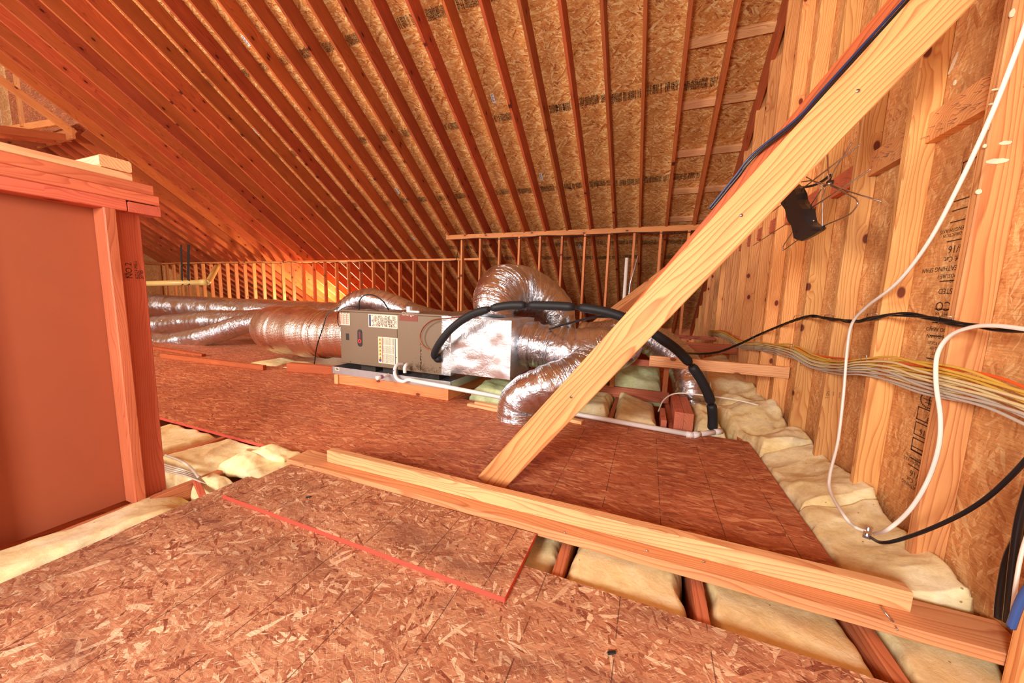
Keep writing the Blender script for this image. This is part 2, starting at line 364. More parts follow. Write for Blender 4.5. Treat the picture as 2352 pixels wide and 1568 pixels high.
def batt(name, quad, zlow, ztop, mat, label, seed=0, amp=.03, nx=40, ny=40, edge=.18, group=None, tops=None, freq=6., edgev=None):
    """lumpy fibreglass: quad = 4 XY corners (u0v0,u1v0,u1v1,u0v1); tops = ztop at these corners"""
    q = [V((a, b, 0)) for a, b in quad]; T = tops or [ztop]*4; vs = []
    for j in range(ny+1):
        v = j/ny
        for i in range(nx+1):
            u = i/nx
            p = (q[0]*(1-u)+q[1]*u)*(1-v)+(q[3]*(1-u)+q[2]*u)*v
            zt = (T[0]*(1-u)+T[1]*u)*(1-v)+(T[3]*(1-u)+T[2]*u)*v
            e = min(min(u, 1-u)/edge, min(v, 1-v)/(edgev or edge)); e = min(1, e); e = math.sqrt(max(0, 1-(1-e)**2))
            s = p*freq+V((seed*13.1, seed*7.7, seed))
            nn = fbm(s*.4, 2)*1.3+fbm(s*.9, 3)*.5-abs(fbm(s*.7+V((5, 2, 1)), 2))*.7
            z = zlow+(zt-zlow)*e+amp*nn*e
            jit = V((fbm(s*1.3+V((9, 0, 0)), 3), fbm(s*1.3+V((0, 9, 0)), 3), 0))*.02
            vs.append(V((p.x, p.y, z))+jit)
    W1 = nx+1; fs = [(j*W1+i, j*W1+i+1, (j+1)*W1+i+1, (j+1)*W1+i) for j in range(ny) for i in range(nx)]
    rim = [i for i in range(W1)]+[j*W1+nx for j in range(1, ny+1)]+[ny*W1+i for i in range(nx-1, -1, -1)]+[j*W1 for j in range(ny-1, 0, -1)]
    b = len(vs); vs += [V((vs[k].x, vs[k].y, zlow-.02)) for k in rim]; n = len(rim)
    fs += [(rim[k], b+k, b+(k+1) % n, rim[(k+1) % n]) for k in range(n)]
    fs.append(tuple(b+k for k in range(n-1, -1, -1)))
    c = (q[0]+q[1]+q[2]+q[3])/4; c.z = zlow
    area = (q[1]-q[0]).cross(q[3]-q[0]).z
    if area < 0: fs = [tuple(reversed(f)) for f in fs]
    o = link(name, mesh(name, [v-c for v in vs], fs, True), Matrix.Translation(c), None, mat)
    return tag(o, label, 'insulation', group)

# ================================================================== ROOF
ca, sa = math.cos(SLOPE), math.sin(SLOPE); C0 = .95+5.5
def roof(x, s, h=0.): # s metres down the slope, h metres above rafter underside
    return V((x, s*ca+h*sa, C0-s*sa+h*ca))
DN, NR = V((0, ca, -sa)), V((0, sa, ca))
RD, XE, XFAR = .235, -10.8, -15.7
ceiling = struct(empty('ceiling', roof(-5, 4)), 'steep roof slope of rafters under strand board sheathing')
xs = []; x = .56
while x > XFAR: xs.append(x); x -= .4065
for i, x in enumerate(xs):
    s0 = .05 if x > XE else 4.5
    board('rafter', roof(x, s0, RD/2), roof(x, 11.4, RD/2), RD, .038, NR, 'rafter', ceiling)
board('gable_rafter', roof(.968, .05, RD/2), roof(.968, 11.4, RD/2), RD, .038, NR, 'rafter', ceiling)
pm = {}
def roof_panel(x0, x1, s0, s1):
    k = (round(x1-x0, 3), round(s1-s0, 3))
    if k not in pm: pm[k] = panel_mesh(k[0]-.002, k[1]-.002, .012)
    c = roof((x0+x1)/2, (s0+s1)/2, RD+.0005); link('sheathing_panel', pm[k], frame(c, (1, 0, 0), -DN), ceiling, 'osb_roof').rotation_mode = 'QUATERNION'
row = 0; s = 5.94-1.22*5
while s < 11.6:
    x = 1.09 - (row % 2)*1.22
    edges = ([1.09] if row % 2 else [])+[x-2.44*k for k in range(9)]
    for a, b in zip(edges, edges[1:]):
        b = max(b, XFAR-.1)
        if a-b < .05: continue
        lo = XE-.1 if s+.6 < 4.5 else -99
        if a <= lo: continue
        roof_panel(max(b, lo), a, max(s, 0), min(s+1.22, 11.5))
    s += 1.22; row += 1
link('leak_backing', panel_mesh(1.3-XE, 11.8, .004), frame(roof((1.3+XE)/2, 5.75, RD+.02), (1, 0, 0), -DN), ceiling, 'osb_far')  # backing sheets added to stop light leaking through the panel seams
link('leak_backing', panel_mesh(XE-XFAR+.4, 7.2, .004), frame(roof((XE+XFAR)/2-.2, 8.0, RD+.02), (1, 0, 0), -DN), ceiling, 'osb_far')
UPB = V((0, ca, sa))
link('rear_slope', panel_mesh(1.3-XFAR, 7.0, .012), frame(V(((1.3+XFAR)/2, -2.85, C0+.25-1.95)), (1, 0, 0), UPB), ceiling, 'osb_roof')
# the lookout blocks between the last rafters and the gable
for s_, ex in ((5.24, 1), (5.88, 1), (6.52, 1), (7.14, 1), (7.69, 1)):
    for a, b in ((.18, .54), (.60, 1.0)): board('lookout_block', roof(a, s_, RD-.026), roof(b, s_, RD-.026), .089, .038, DN, 'pine', ceiling)
# printed stamps, one run per rafter bay, set above each seam
def stamp_mesh(seed, ln=.33):
    r = random.Random(seed); rs = []; x = 0
    while x < ln:
        w = r.choice((.006, .008, .012)); kind = r.random()
        if kind < .72:
            y = -.055+r.random()*.015
            while y < .05:
                h = .005+r.random()*.014; rs.append((x, y, x+w*.72, min(y+h, .055))); y += h+.004+r.random()*.003
        elif kind < .85: rs.append((x, -.055, x+.004, .055))
        x += w+.003
    return rects_mesh('stamp', rs)
stamps = [stamp_mesh(k) for k in range(6)]
for sm in stamps: sm.materials.append(M['ink_blk'])
rr = random.Random(3)
for s_ in (4.40, 5.65, 6.90, 8.22, 8.62):
    for i, x in enumerate(xs):
        if x < -9 or rr.random() < .12: continue
        link('printed_stamp', stamps[rr.randrange(6)], frame(roof(x-.37, s_+rr.uniform(-.015, .015), RD-.0135), (1, 0, 0), DN), ceiling)
for px, s_, body, z in ((-1.30, 5.65, 'LP', .075), (-1.23, 5.66, 'APA', .05), (-.62, 5.66, 'A2015', .035), (-3.25, 5.68, 'LP', .06), (.18, 5.60, 'LP', .07), (-1.32, 6.92, 'LP', .06), (-.9, 6.92, 'A2015', .035)):
    text('printed_stamp', body, z, frame(roof(px, s_+.05, RD-.0142), DN*-1, (-1, 0, 0)), 'ink_blk', ceiling)
for px, s_ in ((-2.17, 5.40), (-1.78, 6.66), (-4.63, 6.66), (-5.42, 4.10), (-5.04, 7.89), (-1.36, 8.3), (-6.68, 5.2), (-7.5, 5.9)):
    b = link('paper_tag', panel_mesh(.045, .12, .001), frame(roof(px, s_, RD-.013), (1, 0, 0), -DN), ceiling, 'tag')
    link('tag_print', rects_mesh('tag_print', [(-.017, -.05+.012*k, .015-.008*(k % 3), -.044+.012*k) for k in range(8)]), frame(roof(px, s_, RD-.0148), (1, 0, 0), DN), b, 'blueink')
# cross-gable framing beyond the end of the upper slope
xg = struct(empty('trim_1', (XE, 3.2, 3.9)), 'framing of the cross gable opening at the upper end of the roof')
board('top_chord', roof(XE-.12, .2, -.02), roof(XE-.12, 4.45, -.02), .14, .038, NR, 'knee', xg)
board('tie_beam', (XE-.15, 3.47, 4.06), (-14.6, 3.05, 4.06), .12, .06, (0, 0, 1), 'knee', xg)
for x_, y_ in ((-11.95, 3.33), (-13.2, 3.2)): board('king_post', (x_, y_, 4.06), (x_, y_, 5.2), .10, .05, (1, 0, 0), 'knee', xg)
board('header', (XE-.1, 3.66, 3.94), (-15.7, 3.66, 3.94), .2, .038, (0, 0, 1), 'knee', xg)
for k in range(4):
    c = V((XE-.6-1.22*k, 4.2, 5.3)); link('sheathing_panel', panel_mesh(1.21, 3.4, .012), frame(c, (1, 0, 0), (0, 0, 1)), xg, 'osb_far')  # darker board colour stands in for dimmer light beyond the opening
for k in range(9): board('lower_rafter', (XE-.4-.45*k, 2.5, 3.62), (XE-.4-.45*k, 3.7, 3.9), .14, .038, (0, 0, 1), 'rafter', xg)

# ================================================================== GABLE WALL (right)
XF, XS = .955, 1.045
wall_right = struct(empty('wall_right', (1, 3, 0)), 'gable wall of close pine studs over strand board')
def roofz(y): return C0-math.tan(SLOPE)*y
for k in range(-4, 18):
    y = 1.635+.41*k
    zt = min(roofz(y)+.235, 6.4)
    if zt < .4: continue
    board('stud', ((XF+XS)/2, y+.019, -.2), ((XF+XS)/2, y+.019, zt), XS-XF, .038, (1, 0, 0), 'stud', wall_right, .004)
gp = panel_mesh(1.216, 2.436, .011)
for yy in range(-1, 8):
    for zz in range(3):
        y0, z0 = 1.25+1.22*yy-.61, -.25+2.44*zz
        if y0 > 8.5 or z0 > roofz(y0)+.2: continue
        link('sheathing_panel', gp, frame((XS+.011, y0+.61, z0+1.22), (0, 1, 0), (0, 0, 1)), wall_right, 'osb_gable')
# flat nailing blocks between the studs, with nail points coming through
def nails_mesh(seed, ly, lz, n):
    r = random.Random(seed); vs, fs = [], []
    for _ in range(n):
        y, z = r.uniform(.02, ly-.02), r.uniform(.01, lz-.01); a = V((0, y, z)); b = a+V((-.012-.012*r.random(), r.uniform(-.012, .012), r.uniform(-.006, .006)))
        b0 = len(vs); d = (b-a).normalized(); u = d.orthogonal().normalized()*.0018; w = d.cross(u)
        vs += [a+u, a-u*.5+w*.86, a-u*.5-w*.86, b+u*.5, b-u*.25+w*.43, b-u*.25-w*.43]
        fs += [(b0, b0+1, b0+4, b0+3), (b0+1, b0+2, b0+5, b0+4), (b0+2, b0, b0+3, b0+5), (b0+3, b0+4, b0+5)]
    return mesh('nails', vs, fs)
for k in range(-1, 9):
    y0 = 1.635+.41*k+.039
    b = box('nailing_block', 1.007, 1.0445, y0, y0+.37, 1.632, 1.748, 'red_cast' if k > 1 else 'stud', wall_right)
    nm = link('nail_points', nails_mesh(k+9, .37, .11, 26), Matrix.Translation((1.007, y0, 1.634)), b, 'nail'); nm['kind'] = 'stuff'
# second row of blocks higher, near the camera
box('nailing_block', .957, 1.0445, 1.225+.039, 1.634, 2.02, 2.06, 'stud', wall_right)
# printed text on the strand board, upside down as in the wall
def gtext(y, z, body, size, mat='ink', sx=1.): text('printed_text', body, size, frame((XS-.0012, y, z), (0, 1, 0), (0, 0, -1)), mat, wall_right, 'LEFT', sx)
ys = 1.79
for z, body, size in ((1.262, 'STRENGTH AXIS', .020), (1.243, 'THIS DIRECTION', .017), (1.195, '24/16', .040), (1.155, 'Perf. Cat.', .028), (1.12, 'SHEATHING SPAN', .026), (1.09, 'EXPOSURE 1', .022), (1.068, 'PS 2-10', .018),
                      (1.035, 'TESTED', .030), (.985, 'ECO', .052), (.945, 'THE MIT, VA', .018), (.922, 'UL 229', .030), (.885, 'LADO ABAJO', .022), (.858, 'SIDE DOWN', .022), (.83, 'SEALED EDGES', .017), (.81, 'SPACING OF', .017), (.79, 'ARE ECOT', .017), (.771, 'CHAT', .017),
                      (.70, '9SFI', .036), (.30, '24/16', .036), (.268, 'Perf. Cat.', .026), (.245, 'SHEATHING', .022), (.36, 'THIS DIRECTION', .016), (.342, 'STRENGTH AXIS', .018), (.40, 'NGE -', .02)):
    gtext(ys, z, body, size)
def grect(rs): link('printed_rule', rects_mesh('rules', rs), frame((XS-.0012, 1.79, 0), (0, 1, 0), (0, 0, 1)), wall_right, 'ink')
grect([(0, z, .105, z+.004) for z in (1.36, 1.325, 1.283, 1.212, 1.062, .955, .902, .85, .76, .72, .655)]+[(.09, 1.40, .094, 1.5), (0, 1.496, .094, 1.5)])
grect([(0, z, .10, z+.004) for z in (.395, .378, .345, .315)])
for z in (.56, .497, .43): grect([(.0, z, .10, z+.0045), (.0, z-.05, .10, z-.0455), (.0955, z-.05, .10, z+.0045)])
for z, b_ in ((.535, '18'), (.478, '7/16'), (.41, 'A')): gtext(1.80, z, b_, .034)
rs = [];  # round certification mark
for k in range(28):
    a = 2*math.pi*k/28; rs.append((.05+.045*math.cos(a)-.003, .69-.09+.03*math.sin(a)-.003-.0, .05+.045*math.cos(a)+.003, .60+.03*math.sin(a)+.003))
grect(rs+[(.02, .60, .08, .603), (.045, .58, .05, .62), (.03, .587, .07, .59)])
# grading stamps on two studs
def studtext(k, x, z, body, size): text('grade_stamp', body, size, frame((x, 1.635+.41*k-.0008, z), (1, 0, 0), (0, 0, 1)), 'ink', wall_right)
for k, z in ((3, .545), (2, .43)):
    for j, (b_, sz) in enumerate((('NO.2', .018), ('S-P-F', .011), ('KD-HT', .011))): text('grade_stamp', b_, sz, frame((.966+.028*j, 1.635+.41*k-.0008, z+.05), (0, 0, -1), (1, 0, 0)), 'ink', wall_right)
# dabs of dried adhesive
def dab(y, z, ry, rz, x, ang=0, seed=0):
    n = 18; poly = []
    for i in range(n):
        a = 2*math.pi*i/n; k = 1+.25*noise.noise(V((math.cos(a)*1.5+seed, math.sin(a)*1.5, seed)))
        u, w = ry*math.cos(a)*k, rz*math.sin(a)*k; poly.append((u*math.cos(ang)-w*math.sin(ang), u*math.sin(ang)+w*math.cos(ang)))
    prism('adhesive_dab', poly, .003, 'glue', frame((x, y, z), (0, -1, 0), (0, 0, 1)), wall_right)
for px, py, ry, rz, ang in ((2190, 145, .008, .035, -.5), (2193, 190, .006, .01, 0)):
    p = atX(px, py, 1.043); dab(p.y, p.z, ry, rz, 1.0445, ang, px)
def dabS(px, py, rx, rz, seed):
    p = atY(px, py, 1.633)
    n = 16; poly = [(rx*math.cos(2*math.pi*i/n)*(1+.3*noise.noise(V((i*.9, seed, 0)))), rz*math.sin(2*math.pi*i/n)*(1+.3*noise.noise(V((i*.9, seed, 4))))) for i in range(n)]
    prism('adhesive_dab', poly, .003, 'glue', frame((p.x, 1.635, p.z), (1, 0, 0), (0, 0, 1)), wall_right)
for a in ((2290, 370, .026, .008, 1), (2310, 328, .014, .006, 2), (2248, 440, .007, .008, 3), (2290, 205, .013, .003, 4), (2283, 238, .012, .003, 5), (2268, 290, .005, .012, 6), (2262, 335, .004, .006, 7), (2325, 30, .006, .012, 8)): dabS(*a)

# ================================================================== KNEE WALLS (back)
wall_back = struct(empty('wall_back', (-6, 6.9, 0)), 'two lengths of stud knee wall carrying the rafters')
YR, YL = 6.33, 6.91
board('top_plate', (-3.98, YR+.03, roofz(YR)-.03), (.94, YR+.03, roofz(YR)-.03), .089, .06, (0, 0, 1), 'knee', wall_back)
for k in range(11): board('stud', (-3.62+.4115*k, YR+.045, -.2), (-3.62+.4115*k, YR+.045, roofz(YR)-.06), .089, .038, (0, 1, 0), 'knee', wall_back)
board('top_plate', (-15.6, YL+.03, roofz(YL)-.015), (-3.45, YL+.03, roofz(YL)-.015), .089, .045, (0, 1, 0), 'knee', wall_back)
k = 0
while -4.0-.406*k > -15.6: board('stud', (-4.02-.4065*k, YL+.045, -.2), (-4.02-.4065*k, YL+.045, roofz(YL)-.035), .089, .038, (0, 1, 0), 'knee', wall_back); k += 1
board('fascia_board', (-15.7, 9.5, .2), (1.1, 9.5, .2), 1.4, .02, (0, 0, 1), 'knee', wall_back)
# far end wall
wall_far = struct(empty('wall_left_end', (XFAR, 5, 0)), 'far end wall of strand board between studs'); wall_far.name = 'wall_end'; WM['wall_end'] = WM['wall_left_end']
for k in range(-3, 8): link('sheathing_panel', panel_mesh(1.216, 4.4 if k > 3 else 8, .011), frame((XFAR-.0, 1.0+1.22*k, 2.0 if k > 3 else 3.8), (0, 1, 0), (0, 0, 1)), wall_far, 'osb_gable')
for k in range(13): board('stud', (XFAR+.06, 2.6+.61*k, -.2), (XFAR+.06, 2.6+.61*k, min(4, max(.4, roofz(2.6+.61*k)))), .089, .038, (1, 0, 0), 'knee', wall_far)
board('rail', (XFAR+.13, 4.5, 1.75), (XFAR+.13, 6.9, 1.75), .089, .038, (0, 0, 1), 'knee', wall_far)

# ================================================================== FLOOR
floor = struct(empty('floor', (0, 2, 0)), 'attic floor of strand board sheets laid over joists')
box('ceiling_board_below', -16.5, 2.2, -2.5, 11, -.26, -.245, 'drywall', floor)
def sheet(x0, x1, y0, y1, z=0., t=.018, mat='osb_far', parent=floor, red=()):
    o = link('floor_sheet', panel_mesh(x1-x0-.003, y1-y0-.003, t), Matrix.Translation(((x0+x1)/2, (y0+y1)/2, z)), parent, mat)
    for side in red:
        if side == 'f': box('sealed_edge', x0, x1, y0-.0012, y0+.0014, z-t, z-.0006, 'edge_red', o, .0002)
        if side == 'r': box('sealed_edge', x1-.0014, x1+.0012, y0, y1, z-t, z-.0006, 'edge_red', o, .0002)
    return o
for k in range(3): sheet(-6.61+2.44*k, -4.17+2.44*k, 1.375, 2.594, red='fr' if k == 2 else 'f')
sheet(-9.05, -6.61, 1.375, 2.594, red='f')
sheet(-1.62, .71, 2.594, 2.80, red='r')
for y0 in (2.594, 3.814, 5.034, 6.254, 7.474):
    o_ = .61 if int(y0*10) % 2 else 0
    e = [-1.62]; 
    while e[-1] > -15.5: e.append(max(-15.6, e[-1]-(1.22 if len(e) == 1 and o_ else 2.44)))
    for a, b in zip(e, e[1:]): sheet(b, a, y0, y0+1.22)
for k in range(3): sheet(-9.05-2.44*(k+1), -9.05-2.44*k, 1.375, 2.594)
# near sheets
sheet(-1.862, .58, -.15, 1.093, mat='osb_near'); sheet(.58, 1.0, -.15, 1.093, mat='osb_near'); sheet(-1.862, 1.0, -1.37, -.15, mat='osb_near')
sheet(-1.70, -.358, 1.093, 1.245, mat='osb_near')
k = 0
for k in range(-4, 3): board('joist', (-.24+.465*k, -2.0, -.135), (-.24+.465*k, 9.3, -.135), .23, .038, (0, 0, 1), 'joist', floor)
for k in range(5, 34, 2): board('joist', (-.24-.465*k, -2.0, -.135), (-.24-.465*k, 9.3, -.135), .23, .038, (0, 0, 1), 'joist', floor)
# loose overlay sheet
ov = link('loose_sheet', panel_mesh(1.40, .325, .018), Matrix.Translation((-1.057, 1.083, .0185)), None, 'osb_near')
box('sealed_edge', -1.757, -.357, .9188, .9215, .0008, .0182, 'edge_red', ov, .0002); box('sealed_edge', -.3585, -.3555, .921, 1.245, .0008, .0182, 'edge_red', ov, .0002)
tag(ov, 'thin offcut of strand board with red sealed edges lying against the flat plank', 'board')
# planks
o = board('plank', (-1.788, 1.318, .0195), (1.03, 1.34, .0195), .14, .038, (0, 1, 0), 'plank')
tag(o, 'long wide pine plank lying flat across the joists, nails in its top', 'plank')
for px, py in ((700, 1068), (720, 1072), (1010, 1134), (1300, 1225), (1490, 1266), (1620, 1290), (2062, 1448)):
    p = atZ(px, py, .0387); q = V((random.uniform(-.012, .012), random.uniform(-.01, .01), .004)); tube('nail', [p, p+q], .0022, 'nail', o, 6, 1, smooth=False)
p = atZ(2040, 1420, .045); tube('nail', [atZ(2022, 1394, .06), atZ(2052, 1428, .04)], .003, 'nail', o, 8, 2, smooth=False)
o = board('timber', (-1.563, 1.336, .0725), (.80, 1.356, .0725), .066, .044, (0, 0, 1), 'pine'); tag(o, 'narrow pine timber set on edge along the flat plank', 'timber')

# ================================================================== PARTITION (left)
wl = struct(empty('wall_left', (-2.15, .5, 0)), 'short partition with red-lit timber frame and brown board back')
XP = -2.1
y1 = atX(262, 700, XP).y
link('drywall_board', panel_mesh(1.9, 1.30, .0127), frame((XP-.089, y1-.95+.02, .62), (0, 1, 0), (0, 0, 1)), wl, 'drywall')
board('stud', (XP-.0445, y1+.019, -.03), (XP-.0445, y1+.019, 1.268), .089, .038, (1, 0, 0), 'red_cast', wl, .004)
board('stud', (XP-.065, y1+.085, -.03), (XP-.065, y1+.085, 1.268), .089, .038, (0, 1, 0), 'red_cast', wl, .004)
board('stud', (XP-.0445, y1-.44, -.03), (XP-.0445, y1-.44, 1.268), .089, .038, (1, 0, 0), 'red_cast', wl, .004)
ye = atX(290, 470, XP).y; yb = atX(368, 480, XP).y
board('header', (XP-.0445, -1.2, 1.291), (XP-.0445, ye, 1.291), .089, .046, (1, 0, 0), 'red_cast', wl, .003)
board('header_block', (XP-.089, (ye+yb)/2+.002, 1.288), (XP+.003, (ye+yb)/2+.002, 1.288), yb-ye-.006, .042, (0, 1, 0), 'red_cast', wl, .003)
board('top_plate', (XP-.0445, -1.2, 1.3355), (XP-.0445, yb-.002, 1.3355), .089, .041, (1, 0, 0), 'red_cast', wl, .003)
yb2 = atX(352, 440, XP).y
board('top_plate', (XP-.0445, -1.2, 1.377), (XP-.0445, yb2, 1.377), .089, .040, (1, 0, 0), 'red_cast', wl, .003)
yb3 = atX(305, 405, XP).y
board('top_plate', (XP-.05, -1.2, 1.413), (XP-.05, yb3, 1.413), .089, .03, (1, 0, 0), 'pine', wl, .003)  # paler lumber paints the strong light on this top plate
for j, (b_, sz) in enumerate((('SS 12345', .014), ('SPIB', .013), ('NO.2', .03), ('KD19 MILL', .017), ('SPIB', .022))):
    text('grade_stamp', b_, sz, frame((XP-.045, y1+.052+.016*j+(.004 if j > 2 else 0), .985), (0, 0, 1), (0, -1, 0)), 'ink', wl)
ps = atX(228, 380, XP); pe = atX(304, 400, XP)
o = board('timber_offcut', (XP-.34, (ps.y+pe.y)/2, 1.452), (XP+.002, (ps.y+pe.y)/2, 1.452), abs(pe.y-ps.y)*.98, .046, (0, 1, 0), 'pine', None, .006)  # pale lumber colour holds the white light on the offcut
tag(o, 'sawn timber offcut lying across the top of the partition', 'timber')

# ================================================================== AIR HANDLER
PX0, PX1, PY0, PY1 = -3.03, -1.655, 2.685, 3.62
t_ = empty('wooden_platform', ((PX0+PX1)/2, (PY0+PY1)/2, 0)); tag(t_, 'low wooden box platform carrying the air handler and its drain pan', 'platform')
board('front_rail', (PX0, PY0+.019, .056), (PX1, PY0+.019, .056), .11, .038, (0, 0, 1), 'knee', t_)
board('back_rail', (PX0, PY1-.019, .056), (PX1, PY1-.019, .056), .11, .038, (0, 0, 1), 'joist', t_)
for x_ in (PX0+.019, PX1-.019): board('side_rail', (x_, PY0+.04, .056), (x_, PY1-.04, .056), .11, .038, (0, 0, 1), 'knee', t_)
for x_ in (PX0+.02, ): board('corner_block', (x_, PY0-.006, .002), (x_, PY0-.006, .1), .05, .012, (1, 0, 0), 'pine', t_, .001)
# drain pan: floor and four lips
t_ = empty('drain_pan', ((PX0+PX1)/2, (PY0+PY1)/2, .112)); tag(t_, 'galvanised drain pan under the air handler', 'pan')
ax, bx_, ay, by = -3.05, -1.615, 2.665, 3.63
box('pan_base', ax, bx_, ay, by, .1125, .116, 'galv', t_, .0005)
box('pan_lip', ax, bx_, ay, ay+.004, .116, .186, 'galv', t_, .001); box('pan_lip', ax, bx_, by-.004, by, .116, .186, 'galv', t_, .001)
box('pan_lip', ax, ax+.004, ay, by, .116, .186, 'galv', t_, .001); box('pan_lip', bx_-.004, bx_, ay, by, .116, .186, 'galv', t_, .001)
pl_ = link('pan_label', panel_mesh(.06, .035, .001), frame((-2.98, ay-.001, .165), (1, 0, 0), (0, 0, 1)), t_, 'paper'); link('print', rects_mesh('p', [(-.02, -.008, .02, .004), (-.02, .008, .01, .011)]), frame((-2.98, ay-.0025, .165), (1, 0, 0), (0, 0, 1)), pl_, 'ink')
AX0, AXM, AX1, AY0, AY1, AZ0, AZ1 = -3.075, -2.325, -1.735, 2.81, 3.42, .205, .772
ah = empty('air_handler', ((AX0+AX1)/2, (AY0+AY1)/2, AZ0)); tag(ah, 'taupe metal air handler cabinet with labels on wooden platform', 'air handler')
box('cabinet_body', AX0+.004, AX1, AY0+.02, AY1, AZ0, AZ1, 'cabinet', ah, .006)
box('door_panel', AX0, AXM-.003, AY0, AY0+.02, AZ0-.003, AZ1-.018, 'cabinet', ah, .004)
box('door_panel', AXM+.003, AX1, AY0, AY0+.02, AZ0-.008, AZ1-.018, 'cabinet', ah, .004)
box('top_flange', AX0, AX1, AY0-.003, AY0+.03, AZ1-.016, AZ1+.002, 'cabinet', ah, .003)
for x_ in (-2.9, -2.6, -2.1): box('support_foot', x_, x_+.2, AY0+.1, AY0+.3, .117, AZ0-.002, 'cabinet_dark', ah)
FA = AY0-.0012
def face(px, py): return atY(px, py, AY0)
def on(x_, z_, d=0.): return frame((x_, FA-d, z_), (1, 0, 0), (0, 0, 1))
def cabbox(name, p0, p1, mat, parent=ah, d=.0015):
    a, b = face(*p0), face(*p1); x0, x1 = sorted((a.x, b.x)); z0, z1 = sorted((a.z, b.z))
    return link(name, panel_mesh(x1-x0, z1-z0, .0015), frame(((x0+x1)/2, AY0-d, (z0+z1)/2), (1, 0, 0), (0, 0, 1)), parent, mat), x0, x1, z0, z1
def zp(cx, cy): return (760+cx/6.03, 640+cy/6.03)
# labels (left warning strip, rating label, warning label, brown sticker)
l_, x0, x1, z0, z1 = cabbox('caution_label', zp(120, 470), zp(265, 645), 'paper')
link('print', rects_mesh('p', [(x0+(x1-x0)*f-.003, z0+.01, x0+(x1-x0)*f+.003, z1-.01) for f in (.08, .36, .68)]), frame((0, FA-.0012, 0), (1, 0, 0), (0, 0, 1)), l_, 'redink')
link('print', rects_mesh('p', [(x0+(x1-x0)*f, z0+.015+j*.02, x0+(x1-x0)*f+.004, z0+.028+j*.02) for f in (.16, .24, .46, .54, .76, .84) for j in range(7)]), frame((0, FA-.0012, 0), (1, 0, 0), (0, 0, 1)), l_, 'ink')
l_, x0, x1, z0, z1 = cabbox('rating_label', zp(520, 485), zp(925, 695), 'paper')
link('print', rects_mesh('p', [(x0+.008, z0+.008, x0+.032, z1-.008)]), frame((0, FA-.0012, 0), (1, 0, 0), (0, 0, 1)), l_, 'blueink')
r = random.Random(5); rs = []
xx = x0+.045
while xx < x1-.01:
    zz = z0+.012
    w = r.choice((.005, .005, .009))
    while zz < z1-.015:
        h = r.uniform(.006, .03)
        if r.random() < .7: rs.append((xx, zz, xx+w, min(z1-.012, zz+h)))
        zz += h+.005
    xx += w+.006
link('print', rects_mesh('p', rs), frame((0, FA-.0012, 0), (1, 0, 0), (0, 0, 1)), l_, 'ink')
l_, x0, x1, z0, z1 = cabbox('warning_label', zp(655, 800), zp(930, 1195), 'paper')
W_ = x1-x0; H_ = z1-z0
for j in range(6):
    zc = z1-.025-j*H_*.138; xc = x0+W_*.10
    link('warning_triangle', mesh('tri', [(xc-.020, zc-.018, 0), (xc+.020, zc-.018, 0), (xc, zc+.018, 0)], [(0, 1, 2)]), frame((0, FA-.0012, 0), (1, 0, 0), (0, 0, 1)), l_, 'yellow')
    link('print', rects_mesh('p', [(xc-.004, zc-.012, xc+.004, zc+.004)]), frame((0, FA-.0016, 0), (1, 0, 0), (0, 0, 1)), l_, 'ink')
prism('notice_disc', [(x0+W_*.1+.016*math.cos(a*.4), z0+.03+.016*math.sin(a*.4)) for a in range(16)], .0005, 'blueink', frame((0, FA-.001, 0), (1, 0, 0), (0, 0, 1)), l_)
link('print', rects_mesh('p', [(x0+W_*.2, z0+.008, x0+W_*.235, z1-.008)]), frame((0, FA-.0012, 0), (1, 0, 0), (0, 0, 1)), l_, 'redink')
link('print', rects_mesh('p', [(x0+W_*.86, z0+.008, x0+W_*.895, z1-.008)]), frame((0, FA-.0012, 0), (1, 0, 0), (0, 0, 1)), l_, 'blueink')
rs = []
for j in range(9):
    xx = x0+W_*(.28+.062*j)
    for a, b in ((.04, .36), (.4, .68), (.72, .97)):
        zz = z0+H_*a
        while zz < z0+H_*b: h = r.uniform(.008, .02); rs.append((xx, zz, xx+.004, min(zz+h, z0+H_*b))); zz += h+.004
for f in (.38, .70): pass
link('print', rects_mesh('p', rs), frame((0, FA-.0012, 0), (1, 0, 0), (0, 0, 1)), l_, 'ink')
l_, x0, x1, z0, z1 = cabbox('brown_sticker', zp(948, 487), zp(1205, 595), 'brown'); text('print', 'Charge', .05, frame((x0+.03, FA-.0014, z0+.055), (1, 0, 0), (0, 0, 1)), 'paper', l_)
# oval badge
a, b = face(*zp(400, 700)), face(*zp(400, 938)); hw = .030; n = 10; poly = []
for i in range(n+1): an = math.pi*i/n; poly.append((hw*math.cos(an), a.z-hw+hw*math.sin(an)))
for i in range(n+1): an = math.pi+math.pi*i/n; poly.append((hw*math.cos(an), b.z+hw+hw*math.sin(an)))
bd = prism('oval_badge', poly, .006, 'black', frame((a.x, AY0+.001, 0), (1, 0, 0), (0, 0, 1)), ah)
zc = face(*zp(400, 862)).z
ring = [(.022*math.cos(.3*k), .022*math.sin(.3*k)) for k in range(21)]
vs = [(x_, z_, 0) for x_, z_ in ring]+[(x_*.45, z_*.45, 0) for x_, z_ in ring]; link('ring_mark', mesh('ring', vs, [(i, (i+1) % 21, 21+(i+1) % 21, 21+i) for i in range(21)]), frame((a.x, AY0-.0062, zc), (1, 0, 0), (0, 0, 1)), bd, 'brightred')
text('lettering', 'TRANE', .021, frame((a.x+.0075, AY0-.0062, zc+.030), (0, 0, 1), (-1, 0, 0)), 'brightred', bd)
cabbox('switch_recess', zp(210, 755), zp(252, 848), 'black', ah, .003)
